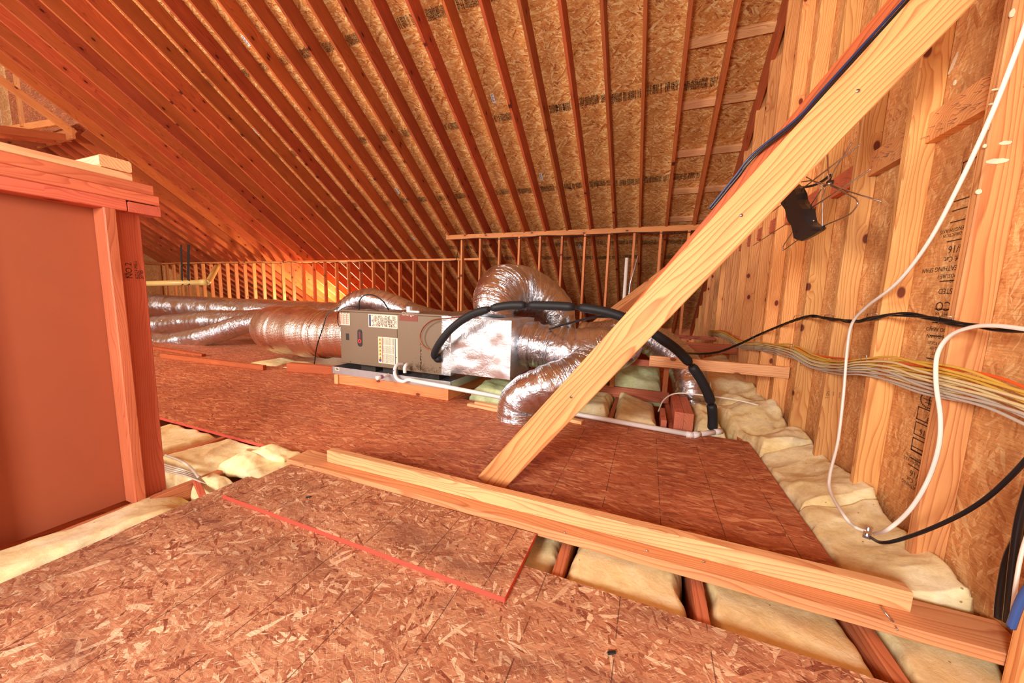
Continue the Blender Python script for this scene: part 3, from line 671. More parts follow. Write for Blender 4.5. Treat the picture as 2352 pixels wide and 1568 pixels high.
# corrosion specks under the drain side
r = random.Random(11); rs = []
for _ in range(420):
    u = r.gauss(0, 1); x_ = -2.03+u*.13; z_ = AZ0+abs(r.gauss(0, .05))*math.exp(-abs(u)*.5)+.005
    if z_ > .4 or x_ > -1.75: continue
    d = r.uniform(.001, .005); rs.append((x_, z_, x_+d, z_+d))
for j in range(60): x_ = -2.045+r.uniform(-.006, .006); z_ = r.uniform(.22, .50); rs.append((x_, z_, x_+.004, z_+.01))
o_ = link('rust_specks', rects_mesh('rust', rs), frame((0, FA-.0004, 0), (1, 0, 0), (0, 0, 1)), ah, 'ink'); o_['kind'] = 'stuff'
for cx, cy in ((270, 450), (760, 475), (910, 1090), (270, 1150), (1510, 510), (1510, 1230)):
    p = face(*zp(cx, cy)); link('screw', mesh('screw', [(.006*math.cos(i), .006*math.sin(i), 0) for i in range(6)], [tuple(range(6))]), frame((p.x, FA-.001, p.z), (1, 0, 0), (0, 0, 1)), ah, 'ink')
tube('wire_loop', [atY(824, 714, 2.95), atY(826, 690, 2.95), atY(838, 678, 2.97), atY(858, 678, 3.0), atY(880, 692, 3.05), atY(893, 712, 3.1)], .007, 'cable_black', ah, 8)
tube('wire_loop', [atY(780, 752, 2.80), atY(775, 735, 2.79), atY(779, 714, 2.85), atY(800, 704, 2.9), atY(830, 706, 2.95), atY(870, 712, 3.0)], .004, 'cable_black', ah, 6)
box('top_fitting', -2.32, -2.28, 2.95, 2.99, AZ1, AZ1+.06, 'pvc', ah); box('top_fitting', -2.28, -2.17, 2.95, 2.97, AZ1, AZ1+.02, 'pvc', ah)
# supply plenum (foil wrapped box) with soft bulges
def soft_box(name, x0, x1, y0, y1, z0, z1, mat, parent, amp=.012, n=26, seed=0, slope=0.):
    vs, fs, uv = [], [], []; cen = V(((x0+x1)/2, (y0+y1)/2, z0))
    def side(o, u, v, nrm, lu, lv):
        b = len(vs)
        for j in range(n+1):
            for i in range(n+1):
                a, c = i/n, j/n; p = V(o)+V(u)*a*lu+V(v)*c*lv
                e = min(a, 1-a, c, 1-c); k = min(1, e*6)
                d = amp*k*(fbm(p*5+V((seed, 0, 0)), 3)+.5)
                q = p+V(nrm)*d-cen; q.z -= slope*(p.x-x0) if p.z > (z0+z1)/2 and False else 0
                vs.append(q); uv.append((a*lu+seed, c*lv+o[2]))
        fs.extend([(b+j*(n+1)+i, b+j*(n+1)+i+1, b+(j+1)*(n+1)+i+1, b+(j+1)*(n+1)+i) for j in range(n) for i in range(n)])
    lx, ly, lz = x1-x0, y1-y0, z1-z0
    side((x0, y0, z0), (1, 0, 0), (0, 0, 1), (0, -1, 0), lx, lz); side((x1, y0, z0), (0, 1, 0), (0, 0, 1), (1, 0, 0), ly, lz)
    side((x1, y1, z0), (-1, 0, 0), (0, 0, 1), (0, 1, 0), lx, lz); side((x0, y1, z0), (0, -1, 0), (0, 0, 1), (-1, 0, 0), ly, lz)
    side((x0, y0, z1), (1, 0, 0), (0, 1, 0), (0, 0, 1), lx, ly); side((x0, y1, z0), (1, 0, 0), (0, -1, 0), (0, 0, -1), lx, ly)
    return link(name, mesh(name, vs, fs, True, uv), Matrix.Translation(cen), parent, mat)
pl = empty('supply_plenum', (-1.4, 3.1, .23)); tag(pl, 'square foil-wrapped supply plenum joined to the air handler', 'plenum')
soft_box('foil_box', -1.72, -1.10, 2.80, 3.44, .235, .755, 'foil_flat', pl, .02)
soft_box('foil_tape_collar', -1.80, -1.70, 2.797, 3.45, .205, .765, 'foil_flat', pl, .006, 16, 3)
# ------------------------------------------------------------------ ducts
def ribs(a, f, seed): # gathers across the sleeve
    def w(l, an, p): return a*math.sin(l*f+3*fbm(p*4+V((seed, 0, 0)), 2))*(.7+.6*fbm(p*4, 2))+.06*fbm(p*3.2+V((0, seed, 0)), 3)+.02*fbm(p*12, 2)
    return w
def duct(label, pts, rad, mat='foil', name='flex_duct', seg=72, n=34, rib=(.022, 75), group=None, seed=1):
    o = tube(name, pts, rad, mat, None, seg, n, ribs(rib[0], rib[1], seed)); tag(o, label, 'duct', group); return o
# big arch behind the plenum
duct('big silver flexible duct arching up behind the foil plenum', [V((-1.44, 3.19, .75)), V((-1.445, 3.22, .87)), V((-1.445, 3.38, 1.01)), V((-1.38, 3.62, 1.03)), V((-1.20, 3.80, .97)), V((-1.02, 3.90, .80)), V((-.95, 3.96, .55)), V((-.94, 3.97, .25)), V((-.94, 3.97, -.06))],
     lambda t: .195+.085*math.sin(math.pi*min(1, max(0, (t-.06)/.66))), seed=2, rib=(.018, 75))
duct('crumpled flexible duct leaving the plenum side towards the brace', [V((-1.105, 3.10, .53)), V((-1.0, 3.10, .52)), V((-.843, 3.10, .50)), V((-.618, 3.10, .47)), V((-.377, 3.15, .51)), V((-.245, 3.32, .54)), V((-.21, 3.56, .60)), V((-.20, 3.74, .61))],
     lambda t: .165+.06*math.sin(math.pi*min(1, t*1.15))+(.03 if .05 < t < .16 else 0)-.035*max(0, t-.75)*4, seed=4, rib=(.03, 70))
duct('short fat flexible duct bending down through the floor sheet', [V((-.44, 2.90, .42)), V((-.50, 2.74, .36)), V((-.687, 2.60, .283)), V((-.839, 2.56, .21)), V((-.915, 2.55, .12)), V((-.925, 2.55, .03)), V((-.925, 2.55, -.02))],
     lambda t: .165, seed=5)
duct('flexible duct running behind the brace down past the double beam', [V((-.70, 3.98, .545)), V((-.507, 3.95, .56)), V((-.16, 3.87, .615)), V((.142, 3.85, .51)), V((.352, 3.74, .336)), V((.42, 3.62, .168)), V((.422, 3.60, .05)), V((.422, 3.60, -.05))], lambda t: .16, seed=6)
duct('slim flexible duct humped behind the air handler', [atY(775, 760, 3.75), atY(790, 722, 3.72), atY(835, 690, 3.7), atY(890, 698, 3.7), atY(955, 725, 3.7), atY(1030, 742, 3.7), V((-1.95, 3.70, .655)), V((-1.72, 3.62, .60)), V((-1.60, 3.47, .58))], lambda t: .165-.035*t, seed=7)
# bubble foil return
o = duct('fat bubble-foil return duct with elbow beside the air handler', [V((-3.06, 3.14, .47)), V((-3.3, 3.14, .46)), V((-3.7, 3.14, .44)), V((-4.1, 3.16, .44)), V((-4.5, 3.19, .44)), V((-4.78, 3.3, .44)), V((-4.90, 3.55, .44)), V((-4.92, 3.9, .44))],
         lambda t: .285+.010*(t > .28)+.010*(t > .52), 'foil_warm', 'return_duct', 64, 24, (.0, 1), None, 8)
for x_, rr_ in ((-3.64, .297), (-4.45, .309)):
    tube('foil_band', [V((x_-.012, 3.14 if x_ > -4 else 3.185, .442)), V((x_+.012, 3.14 if x_ > -4 else 3.185, .442))], rr_, 'foil_warm', o, 48, 3, smooth=False)
duct('long straight foil trunk duct running along the knee wall', [V((-3.4, 4.9, .50)), V((-6, 4.9, .50)), V((-9, 4.9, .50)), V((-14, 4.9, .5))], .27, 'foil', 'trunk_duct', 40, 14, (.004, 12), None, 9)
duct('bright crumpled flexible duct lying beside the trunk duct', [atY(640, 735, 4.3), atY(560, 738, 4.3), atY(480, 738, 4.25), atY(400, 745, 4.2), atY(320, 750, 4.15)], .21, seed=10, rib=(.03, 45))
duct('low flexible duct resting on the floor past the partition', [atY(620, 735, 3.9), atY(560, 745, 3.75), atY(480, 770, 3.6), atY(400, 785, 3.55), atY(320, 790, 3.5)], .16, seed=11, rib=(.02, 45))

# ------------------------------------------------------------------ pipes
pv = empty('condensate_pipe', (-1.0, 2.6, .02)); tag(pv, 'white condensate pipe with trap running along the floor from the air handler', 'pipe')
def zq(cx, cy): return (700+cx/2.904, 560+cy/2.904)
YT = 2.64
tube('pipe_run', [atY(945, 873, 2.62), atY(1045, 892, 2.60), atY(1130, 908, 2.78), atY(1330, 952, 2.755), atY(1588, 998, 2.70)], .0185, 'pvc', pv, 14, 4, smooth=False)
tube('pipe_run', [atY(1588, 998, 2.70), atY(1620, 995, 2.78), atY(1648, 991, 2.86)], .0185, 'pvc', pv, 14, 4, smooth=False)
for a, b in ((atY(1576, 997, 2.698), atY(1592, 999, 2.705)), (atY(1592, 999, 2.70), atY(1606, 996.5, 2.745)), (atY(1640, 992, 2.84), atY(1656, 990, 2.88))): tube('coupling', [a, b], .0222, 'pvc', pv, 14, 3, smooth=False)
tube('trap_bend', [atY(925, 836, 2.78), atY(912, 838, 2.70), atY(907, 848, 2.66), atY(908, 862, YT), atY(915, 872, YT), atY(927, 876, YT), atY(936, 872, YT), atY(948, 872, YT)], .0165, 'pvc', pv, 12, 8)
tube('vent_tee', [atY(930, 856, 2.66), atY(930, 844, 2.66), atY(933, 838, 2.68), atY(938, 836, 2.74)], .0165, 'pvc', pv, 12, 6)
for a, b in ((atY(906, 850, 2.655), atY(906.5, 853, 2.652)), (atY(955, 874.5, YT), atY(958, 875, YT))): tube('primer_ring', [a, b], .0182, 'purple', pv, 14, 2, smooth=False)
st = empty('drain_stub', (-2.2, 2.6, .12)); tag(st, 'short capped white drain stub poking out of the pan', 'pipe')
tube('stub', [atY(868, 868, 2.56), atY(893, 860, 2.67)], .016, 'pvc', st, 12, 3, smooth=False); tube('cap', [atY(864, 869, 2.54), atY(874, 866, 2.58)], .021, 'pvc', st, 14, 3, smooth=False)
tube('primer_ring', [atY(876, 865.5, 2.585), atY(878, 865, 2.595)], .0185, 'purple', st, 12, 2, smooth=False)
# insulated refrigerant line
rl = empty('refrigerant_line', (-1.8, 2.7, .3)); tag(rl, 'black foam-insulated refrigerant line arching from the air handler to the floor', 'pipe')
RP = [(1003, 822, 2.80), (998, 812, 2.74), (1012, 785, 2.68), (1040, 752, 2.66), (1085, 722, 2.64), (1150, 704, 2.62), (1215, 701, 2.60), (1330, 706, 2.58), (1420, 724, 2.60), (1500, 765, 2.64), (1560, 808, 2.70), (1604, 862, 2.76), (1630, 915, 2.82), (1637, 955, 2.86), (1636, 985, 2.88)]
path = spline([atY(*p) for p in RP], 10)
tube('bare_pipe', path[::2], .016, 'cable_black', rl, 10, 1, smooth=False)
def seg_idx(px): return min(range(len(path)), key=lambda i: abs(path[i].x-atY(px, 700, 2.65).x))
cuts = [(0, 46), (47, 59), (60, 69), (70, 82), (83, 105), (106, 122), (123, len(path)-1)]
for a, b in cuts:
    sub = path[a:b+1]
    tube('foam_sleeve', sub, lambda t: .034*(1-.25*(max(0, abs(t-.5)-.46)/.04)), 'foam', rl, 14, 1, smooth=False)
tube('foam_elbow', [atY(1003, 822, 2.80), atY(1006, 824, 2.78), atY(1010, 822, 2.82)], .036, 'foam', rl, 12, 4)
o = tube('copper_line', [atY(994, 803, 2.80), atY(980, 800, 2.78), atY(968, 787, 2.77), atY(965, 770, 2.77), atY(974, 750, 2.77), atY(995, 735, 2.76), atY(1030, 731, 2.72), atY(1080, 724, 2.66)], .006, 'copper', None, 8); tag(o, 'thin copper tube curling up the air handler front to the foam line', 'tube')
vp = empty('vent_pipe', atD(420, 648, 7.4)); tag(vp, 'yellowed plastic vent pipe hung on black straps beyond the partition', 'pipe')
A, B = atD(250, 653, 7.4), atD(474, 648, 7.4)
tube('pipe_run', [A, B], .055, 'pvc_old', vp, 18, 4, smooth=False); tube('coupling', [B-(B-A).normalized()*.12, B+(B-A).normalized()*.02], .066, 'pvc_old', vp, 18, 3, smooth=False)
tube('pipe_run', [B, atD(480, 645, 7.5), atD(490, 628, 7.9), atD(498, 612, 8.4)], .055, 'pvc_old', vp, 18, 4)
for px in (418, 432):
    p = atD(px, 648, 7.36); q = roof(p.x+.05, 0, 0); top = atD(px-(2 if px < 425 else -1), 562, 7.36)
    board('hanger_strap', p-V((0, 0, .06)), top, .085 if px > 425 else .06, .006, (1, 0, 0), 'strap', vp, .001)
o = tube('plastic_stub_pipe', [atY(1440, 592, 5.75), V((atY(1440, 592, 5.75).x, 5.75, -.2))], .027, 'pvc', None, 12, 4, smooth=False); tag(o, 'upright white plastic pipe standing before the knee wall', 'pipe')
o = tube('metal_conduit', [atY(1466, 588, 6.305), atY(1448, 650, 6.305), atY(1448, 650, 6.305)*2-atY(1466, 588, 6.305)+V((.03, 0, -1.0))], .012, 'galv', None, 8, 4, smooth=False); tag(o, 'thin grey conduit leaning against a knee wall stud', 'conduit')

# ------------------------------------------------------------------ braces
F = V((-.70, 1.56, -.002)); T = atD(2165, 0, 1.05); d = (T-F).normalized(); E = F+d*((.89-F.x)/d.x)
br = empty('diagonal_brace', F); tag(br, 'broad pine brace rising from the floor to the gable wall, antenna beside it', 'brace')
wd = V((-d.z, 0, d.x))
ob = board('face_board', F-d*.02, E, .14, .038, wd, 'brace', br, .004)
lft = V((-d.z, 0, d.x)).normalized()
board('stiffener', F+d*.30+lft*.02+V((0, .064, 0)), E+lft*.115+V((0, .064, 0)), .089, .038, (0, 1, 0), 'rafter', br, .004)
for f_ in (.25, .62, .80): p = F+d*(E-F).length*f_-V((0, .0195, 0)); tube('screw', [p, p-V((0, .003, 0))], .006, 'nail', br, 8, 1, smooth=False)
A, B = atY(1335, 772, 5.2), atX(1668, 520, .90)
d2 = (B-A).normalized(); A2 = A-d2*(A.z/d2.z) if d2.z > .05 else A
fb = empty('diagonal_brace', A2); tag(fb, 'paired timber brace slanting up behind the big silver duct', 'brace')
board('face_board', A2, B, .14, .038, (0, 0, 1), 'brace', fb); board('stiffener', A2+V((.0, -.04, -.09)), B+V((0, -.04, -.09)), .089, .038, (0, 0, 1), 'knee', fb)

# ------------------------------------------------------------------ framing around the open bays
def timber(name, p0, p1, w, t, wide, mat, label): return tag(board(name, p0, p1, w, t, wide, mat), label, 'timber')
p = atY(1812, 848, 3.255); q = atY(1492, 824, 3.255); zc = (p.z+q.z)/2-.02
timber('cross_rail', (q.x, 3.256, zc), (p.x, 3.256, zc), .089, .038, (0, 0, 1), 'pine', 'pale knotty rail nailed to a gable stud above the insulation')
p = atY(1692, 803, 4.88); q = atY(1560, 795, 4.88)
timber('cross_rail', (q.x-.3, 4.88, p.z), (p.x, 4.88, p.z), .11, .038, (0, 0, 1), 'joist', 'reddish rail to the gable wall behind the pale knotty rail')
p = atY(1642, 778, 5.9); q = atY(1560, 774, 5.9)
timber('cross_rail', (q.x-.3, 5.9, p.z), (p.x, 5.9, p.z), .05, .038, (0, 0, 1), 'joist', 'thin reddish rail furthest back against the gable wall')
for dx, lb in ((.0, 'left timber of the sawn double beam beside the floor sheet'), (.0665, 'right timber of the sawn double beam beside the floor sheet')):
    timber('beam', (.268+dx, 2.87, .053), (.268+dx, 3.40, .053), .144, .065, (0, 0, 1), 'joist', lb)
timber('header_timber', (-.95, 3.62, .036), (.232, 3.62, .036), .108, .038, (0, 0, 1), 'joist', 'red-brown header timber across the insulated bays')
timber('header_timber', (-.14, 3.58, .365), (.225, 3.58, .365), .06, .045, (0, 0, 1), 'joist', 'top rail of the small frame over the pale green insulation')
timber('upright_block', (.19, 3.60, .091), (.19, 3.60, .334), .05, .045, (0, 1, 0), 'knee', 'upright block under the rail end beside the double beam')
timber('upright_block', (-.30, 3.60, .091), (-.30, 3.60, .20), .05, .045, (0, 1, 0), 'knee', 'upright block under the rail between two pieces of insulation')
timber('upright_block', (.165, 2.86, .0), (.165, 3.2, .0), .10, .04, (0, 0, 1), 'joist', 'short joist block beside the sawn double beam')
timber('lumber_scrap', (-1.42, 2.65, .0115), (-1.11, 2.62, .0115), .06, .022, (0, 1, 0), 'pine', 'flat lumber scrap under the white pipe by the fat duct')
timber('lumber_scrap', (-1.36, 2.665, .033), (-1.13, 2.645, .033), .05, .02, (0, 1, 0), 'pine', 'small lumber scrap stacked behind the white pipe')
timber('lumber_scrap', (-.60, 2.66, .0135), (-.42, 2.63, .0135), .05, .026, (0, 1, 0), 'pine', 'short lumber scrap beneath the brace and white pipe')
p = atZ(372, 818, .02); q = atZ(608, 846, .02)
timber('floor_strip', (p.x, p.y, .0303), (q.x, q.y, .0303), .06, .042, (0, 0, 1), 'rafter', 'red-lit timber strip lying on the floor by the return duct')  # red light on both strips is put in by the darker lumber
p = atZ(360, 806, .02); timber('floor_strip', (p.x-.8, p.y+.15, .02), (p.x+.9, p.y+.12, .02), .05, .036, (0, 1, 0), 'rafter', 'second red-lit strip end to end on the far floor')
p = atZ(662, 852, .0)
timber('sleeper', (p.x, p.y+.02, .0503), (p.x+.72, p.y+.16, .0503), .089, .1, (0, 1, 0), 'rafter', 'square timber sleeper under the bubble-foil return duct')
timber('edge_strip', (-2.05, .965, -.004), (-1.87, .9, -.004), .025, .018, (0, 1, 0), 'red_cast', 'bright red strip between partition foot and floor sheet')
timber('edge_strip', (-1.93, 1.14, -.0285), (-1.80, 1.02, -.0285), .025, .018, (0, 1, 0), 'pine', 'pale strip tucked under the edge of the near floor sheet')

# ------------------------------------------------------------------ insulation
B_ = batt
B_('insulation_batt', [(-.60, 2.84), (-.265, 2.84), (-.265, 3.55), (-.60, 3.55)], -.14, .075, 'batt', 'rounded yellow batt in the bay behind the brace', 1, .02)
B_('insulation_batt', [(-.222, 2.82), (.12, 2.82), (.12, 3.58), (-.222, 3.58)], -.14, .06, 'batt', 'wide yellow batt sloping down beside the double beam', 2, .02, tops=[.0, .0, .0, .13])
B_('insulation_batt', [(-.32, 3.65), (.17, 3.65), (.17, 4.1), (-.32, 4.1)], -.05, .30, 'batt_green', 'pale green batt framed under the small rail', 3, .02, tops=[.24, .14, .30, .40], edge=.1)
B_('insulation_batt', [(-.68, 3.65), (-.36, 3.65), (-.36, 4.1), (-.68, 4.1)], -.05, .2, 'batt_green', 'pale green batt half hidden by the crumpled duct', 4, .03)
B_('insulation_batt', [(-1.58, 2.9), (-1.0, 2.9), (-1.0, 3.5), (-1.58, 3.5)], -.1, .09, 'batt_green', 'pale green batt under the foil plenum', 5, .02)
B_('insulation_batt', [(.378, 2.82), (.60, 2.82), (.60, 3.38), (.378, 3.38)], -.1, .12, 'batt', 'yellow batt at the foot of the black foam line', 6, .04, edge=.4, tops=[.07, .05, .16, .17])
segs = [((.62, 3.42), (1.025, 3.42), (1.025, 5.2), (.42, 5.2), (.10, .22, .35, .22), 'bunched yellow insulation against the gable beyond the pale rail', .07, 7),
        ((.735, 2.60), (1.025, 2.60), (1.025, 3.43), (.565, 3.43), (.03, .12, .20, .14), 'torn yellow insulation along the gable by the floor sheet corner', .07, 8),
        ((.72, 1.965), (1.025, 1.965), (1.025, 2.61), (.715, 2.61), (.0, .14, .13, .03), 'lumpy yellow insulation along the gable under the coax splitter', .03, 9),
        ((.72, 1.45), (1.025, 1.45), (1.025, 1.975), (.72, 1.975), (-.005, .10, .14, .0), 'smooth yellow insulation along the gable by the timber ends', .03, 10)]
for a, b, c, d_, tp, lb, am, sd in segs: B_('insulation_batt', [a, b, c, d_], -.14, 0, 'batt', lb, sd, am, 50, 70, .12, tops=tp, freq=5.5, edgev=.03)
for k, (x0, x1, lb, top) in enumerate(((-.66, -.262, 'shaded yellow batt at the end of the loose sheet', -.06), (-.219, .19, 'bulging whitish batt in the narrow gap before the plank', -.028), (.246, .665, 'broad yellow batt in the gap beside the middle joist', -.045), (.718, 1.025, 'yellow batt in the gap beyond the last joist', -.045))):
    B_('insulation_batt', [(x0, 1.07), (x1, 1.07), (x1, 1.44), (x0, 1.44)], -.2, top, 'batt', lb, 20+k, .012, 40, 40, .10)
# left opening between partition, near sheet and far floor
B_('insulation_batt', [(-2.12, -.3), (-1.87, -.3), (-1.87, .935), (-2.12, .935)], -.16, .005, 'batt', 'pale insulation strip between the partition foot and the near floor sheet', 30, .015, 24, 70, .2)
B_('insulation_batt', [(-2.545, 1.0), (-2.12, 1.0), (-2.12, 1.375), (-2.545, 1.375)], -.16, .0, 'batt', 'dusty flat batt beside the partition corner', 31, .015, edgev=.06)
B_('insulation_batt', [(-3.2, 1.0), (-2.585, 1.0), (-2.585, 1.375), (-3.2, 1.375)], -.16, -.01, 'batt', 'dusty flat batt behind the partition post', 32, .015, edgev=.06)
B_('insulation_batt', [(-2.125, 1.10), (-1.785, 1.11), (-1.81, 1.365), (-2.125, 1.365)], -.02, .025, 'batt', 'fluffy crumpled yellow batt before the plank end', 33, .05, 60, 50, .25)
B_('insulation_batt', [(-2.06, 1.20), (-1.83, 1.26), (-1.83, 1.36), (-2.04, 1.355)], .02, .065, 'batt', 'torn ridge of yellow insulation against the far floor edge', 34, .03, 50, 40, .4)
B_('insulation_batt', [(-2.09, .955), (-1.89, .955), (-1.89, 1.075), (-2.09, 1.075)], -.14, .015, 'batt', 'small rounded lump of insulation at the partition post', 35, .02, 30, 30, .4)
p = atZ(640, 838); B_('insulation_batt', [(p.x-.45, p.y-.12), (p.x+.35, p.y-.1), (p.x+.5, p.y+.3), (p.x-.4, p.y+.35)], -.02, .02, 'batt', 'dusty insulation scrap spread by the return duct', 36, .02, 40, 40, .25)

# ------------------------------------------------------------------ cables
def cable(name, pts, r, mat, label, group=None, cat='cable', seg=8, n=10): o = tube(name, pts, r, mat, None, seg, n); return tag(o, label, cat, group)
gb = atZ(1992, 1228, .105)
coax1 = [(2380, -10, .90), (2330, 130, .90), (2270, 280, .90), (2195, 440, .90), (2130, 560, .905), (2060, 650, .905), (1990, 705, .905), (1956, 745, .905), (1945, 810, .905), (1938, 900, .90), (1925, 1010, .87), (1906, 1090, .80), (1908, 1130, .775), (1940, 1185, .755)]
cable('coax_cable', [atX(*p) for p in coax1]+[gb+V((-.03, .02, .012)), gb+V((-.005, .0, .012))], .0062, 'cable_white', 'white coaxial cable hanging from above down to the metal splitter')
coax2 = [(2040, 1215, .80), (2090, 1170, .86), (2130, 1105, .91), (2155, 1030, .912), (2160, 960, .907), (2150, 880, .905), (2153, 815, .905), (2180, 773, .905), (2230, 752, .905), (2290, 748, .905), (2400, 762, .905)]
cable('coax_cable', [gb+V((.018, -.004, .012))]+[atX(*p) for p in coax2], .0062, 'cable_white', 'white coaxial cable looping from the splitter up over the wall bundle')
cable('ground_cable', [gb+V((0, -.01, .0))]+[atX(*p) for p in ((2030, 1246, .80), (2100, 1228, .84), (2190, 1190, .88), (2260, 1148, .90), (2320, 1095, .91), (2380, 1030, .92))], .0058, 'cable_black', 'black cable sweeping from the splitter off along the gable wall')
sp = empty('coax_splitter', gb); tag(sp, 'small metal coax splitter block lying on the insulation', 'splitter')
m_ = frame(gb+V((0, 0, .006)), (.45, .85, .15), (-.85, .45, 0))
prism('body', [(-.035, -.011), (.035, -.011), (.035, .011), (-.035, .011)], .01, 'galv', m_, sp); prism('port', [(.02+.006*math.cos(k*.7), .006*math.sin(k*.7)) for k in range(9)], .016, 'nail', m_, sp); prism('port', [(-.02+.006*math.cos(k*.7), .006*math.sin(k*.7)) for k in range(9)], .016, 'nail', m_, sp)
cable('coax_cable', [atX(*p) for p in ((2070, -40, .9), (2050, 10, .9), (2030, 60, .91), (2005, 120, .93))], .0062, 'cable_white', 'short length of white coaxial cable dropping behind the brace top')
for k, (mt, lb) in enumerate((('cable_black', 'black cable strapped along the back of the brace'), ('cable_navy', 'dark blue cable strapped along the back of the brace'))):
    cable('brace_cable', [V(F)+d*q_+lft*(.0752+.0096*k)+V((0, .0, 0)) for q_ in ((E-F).length, 2.3, 2.05, 1.95)]+[V(F)+d*q_+lft*(w_+.0100*k)+V((0, y_, 0)) for q_, w_, y_ in ((1.80, .1065, .010), (1.73, .1035, .035), (1.66, .1005, .065), (1.60, .0980, .085))], .0045, mt, lb)
# black bundle along the wall
BB = [atY(*p) for p in ((1262, 756, 2.97), (1300, 744, 2.90), (1370, 728, 2.80), (1430, 734, 2.80), (1490, 768, 2.86), (1545, 803, 3.05), (1600, 812, 3.48), (1650, 808, 3.62), (1700, 789, 3.72))]
BB += [atX(*p) for p in ((1740, 770, .930), (1800, 745, .942), (1850, 728, .942), (1880, 727, .942), (1910, 733, .942), (1960, 738, .942), (2010, 730, .942), (2070, 722, .942), (2130, 728, .942), (2190, 742, .942), (2260, 752, .942), (2400, 760, .942))]
def strand(path, ph, rad=.0062, pitch=.42):
    out, ln = [], 0
    for i, p in enumerate(path):
        if i: ln += (p-path[i-1]).length
        tg = (path[min(i+1, len(path)-1)]-path[max(i-1, 0)]).normalized(); u = tg.cross(V((0, 0, 1))).normalized(); w = u.cross(tg); a = 2*math.pi*ln/pitch+ph
        out.append(p+(u*math.cos(a)+w*math.sin(a))*rad)
    return out
bb = spline(BB, 14)
for k in range(3):
    tag(tube('stapled_cable', strand(bb, k*math.pi/2), .0042, 'cable_black', None, 8, 1, smooth=False), 'black cable of the twisted bundle stapled across the gable studs', 'cable', 'black wall bundle')
tag(tube('stapled_cable', strand(bb[:int(len(bb)*.58)], 3*math.pi/2), .0042, 'cable_black', None, 8, 1, smooth=False), 'short black cable twisted with the bundle, ending at the first staples', 'cable')
# yellow / white house wiring bundle
NB = [(1628, 765), (1660, 768), (1700, 790), (1740, 795), (1775, 800), (1820, 808), (1870, 832), (1930, 842), (1980, 842), (2050, 850), (2120, 868), (2200, 885), (2280, 905), (2360, 935), (2460, 975)]
r = random.Random(2); mats = ['cable_yellow', 'cable_cream', 'cable_orange', 'cable_grey', 'cable_yellow', 'cable_cream', 'cable_grey', 'cable_yellow', 'cable_cream', 'cable_grey', 'cable_yellow', 'cable_cream', 'cable_cream', 'cable_grey']
nm_ = {'cable_yellow': ('yellow sheathed house cable in the bundle stapled across the gable studs', 'yellow house cables'), 'cable_cream': ('cream sheathed house cable in the bundle stapled across the gable studs', 'cream house cables'), 'cable_orange': ('orange sheathed house cable in the bundle stapled across the gable studs', 'orange house cables'), 'cable_grey': ('grey-white sheathed house cable in the bundle stapled across the gable studs', 'grey-white house cables')}
order = sorted(mats, key=['cable_orange', 'cable_yellow', 'cable_cream', 'cable_grey'].index)
NBW = [atX(px, py, .94) for px, py in NB]
for k, mt in enumerate(order):
    lane, layer = k//3, k % 3; pts = []
    for i, p in enumerate(NBW):
        near = min(1, max(0, (4.2-p.y)/2.4)); gap = (.0125+.0035*math.sin(i*1.3+.6)+.0035)+.006*near*(i > 8)
        pts.append(V((.9492-.0098*layer, p.y, p.z-(lane-2)*gap+.013*math.sin(i*1.15+layer*2.1)*(1 if i < 10 else .6))))
    cable('house_cable', pts, .0046, mt, *nm_[mt])
# staples
def staple(px, py, w=26, h=16, x_=.954, out=.026):
    a, b, c_, e = atX(px-w/2, py+h/2, x_), atX(px-w/2+4, py-h/2, x_-out), atX(px+w/2, py-h/2, x_-out), atX(px+w/2+2, py+h/2-4, x_)
    o = tube('cable_staple', [a, b, c_, e], .0016, 'nail', None, 6, 1, smooth=False); return tag(o, 'wire staple holding cables to a gable stud', 'staple', 'cable staples on the gable')
for q in ((1832, 732, 22, 14), (1902, 730, 22, 14), (2002, 728, 26, 16), (2170, 736, 30, 18), (1816, 808, 10, 34, .954, .036), (1982, 838, 16, 44, .954, .036), (1733, 792, 8, 26, .954, .036)): staple(*q)
# cables at the lower right corner
for k, (pts, r_, mt, lb) in enumerate((([(2400, 1130), (2340, 1230), (2312, 1290), (2296, 1380), (2293, 1420)], .0085, 'cable_black', 'black cable dropping into the insulation at the gable foot'),
        ([(2390, 1040), (2345, 1180), (2328, 1290), (2318, 1390), (2314, 1430)], .0085, 'cable_black', 'second black cable dropping at the gable foot'),
        ([(2400, 1120), (2352, 1250), (2335, 1330), (2325, 1410)], .004, 'cable_white', 'thin white wire among the black cables at the gable foot'),
        ([(2420, 1280), (2362, 1350), (2340, 1390), (2322, 1440)], .008, 'cable_blue', 'blue cable dropping into the insulation at the gable foot'))):
    cable('drop_cable', [atX(px, py, .935-.019*k) for px, py in pts], r_, mt, lb)
# cables by the partition, knee wall wiring, floor wire
for k in range(4):
    a = atZ(372, 1064+5*k, .03); b = atZ(430, 1082+4*k, .035); c_ = atZ(492, 1110+4*k, -.034)
    cable('floor_cable', [a-V((.3, .0, .0)), a, b, c_, c_+V((.12, -.04, -.004))], .004, 'cable_grey', 'grey-white cable lying on the joists by the partition corner', 'cables by the partition corner')
cable('floor_cable', [atZ(380, 1045, .03), atZ(415, 1058, .05), atZ(440, 1076, .06), atZ(456, 1096, .046)], .006, 'cable_grey', 'grey cable curling up out of the insulation by the partition')
for y_, x0, x1, z_, lb in ((YR-.02, -3.67, .7, roofz(YR)-.09, 'dark cable strung along the taller knee wall plate'), (YL-.024, -15, -4.06, roofz(YL)-.05, 'dark cable strung along the lower knee wall plate')):
    n_ = int((x1-x0)/.4); cable('plate_cable', [V((x0+(x1-x0)*i/n_, y_, z_+.02*math.sin(i*1.9))) for i in range(n_+1)], .006, 'cable_black', lb, n=5)
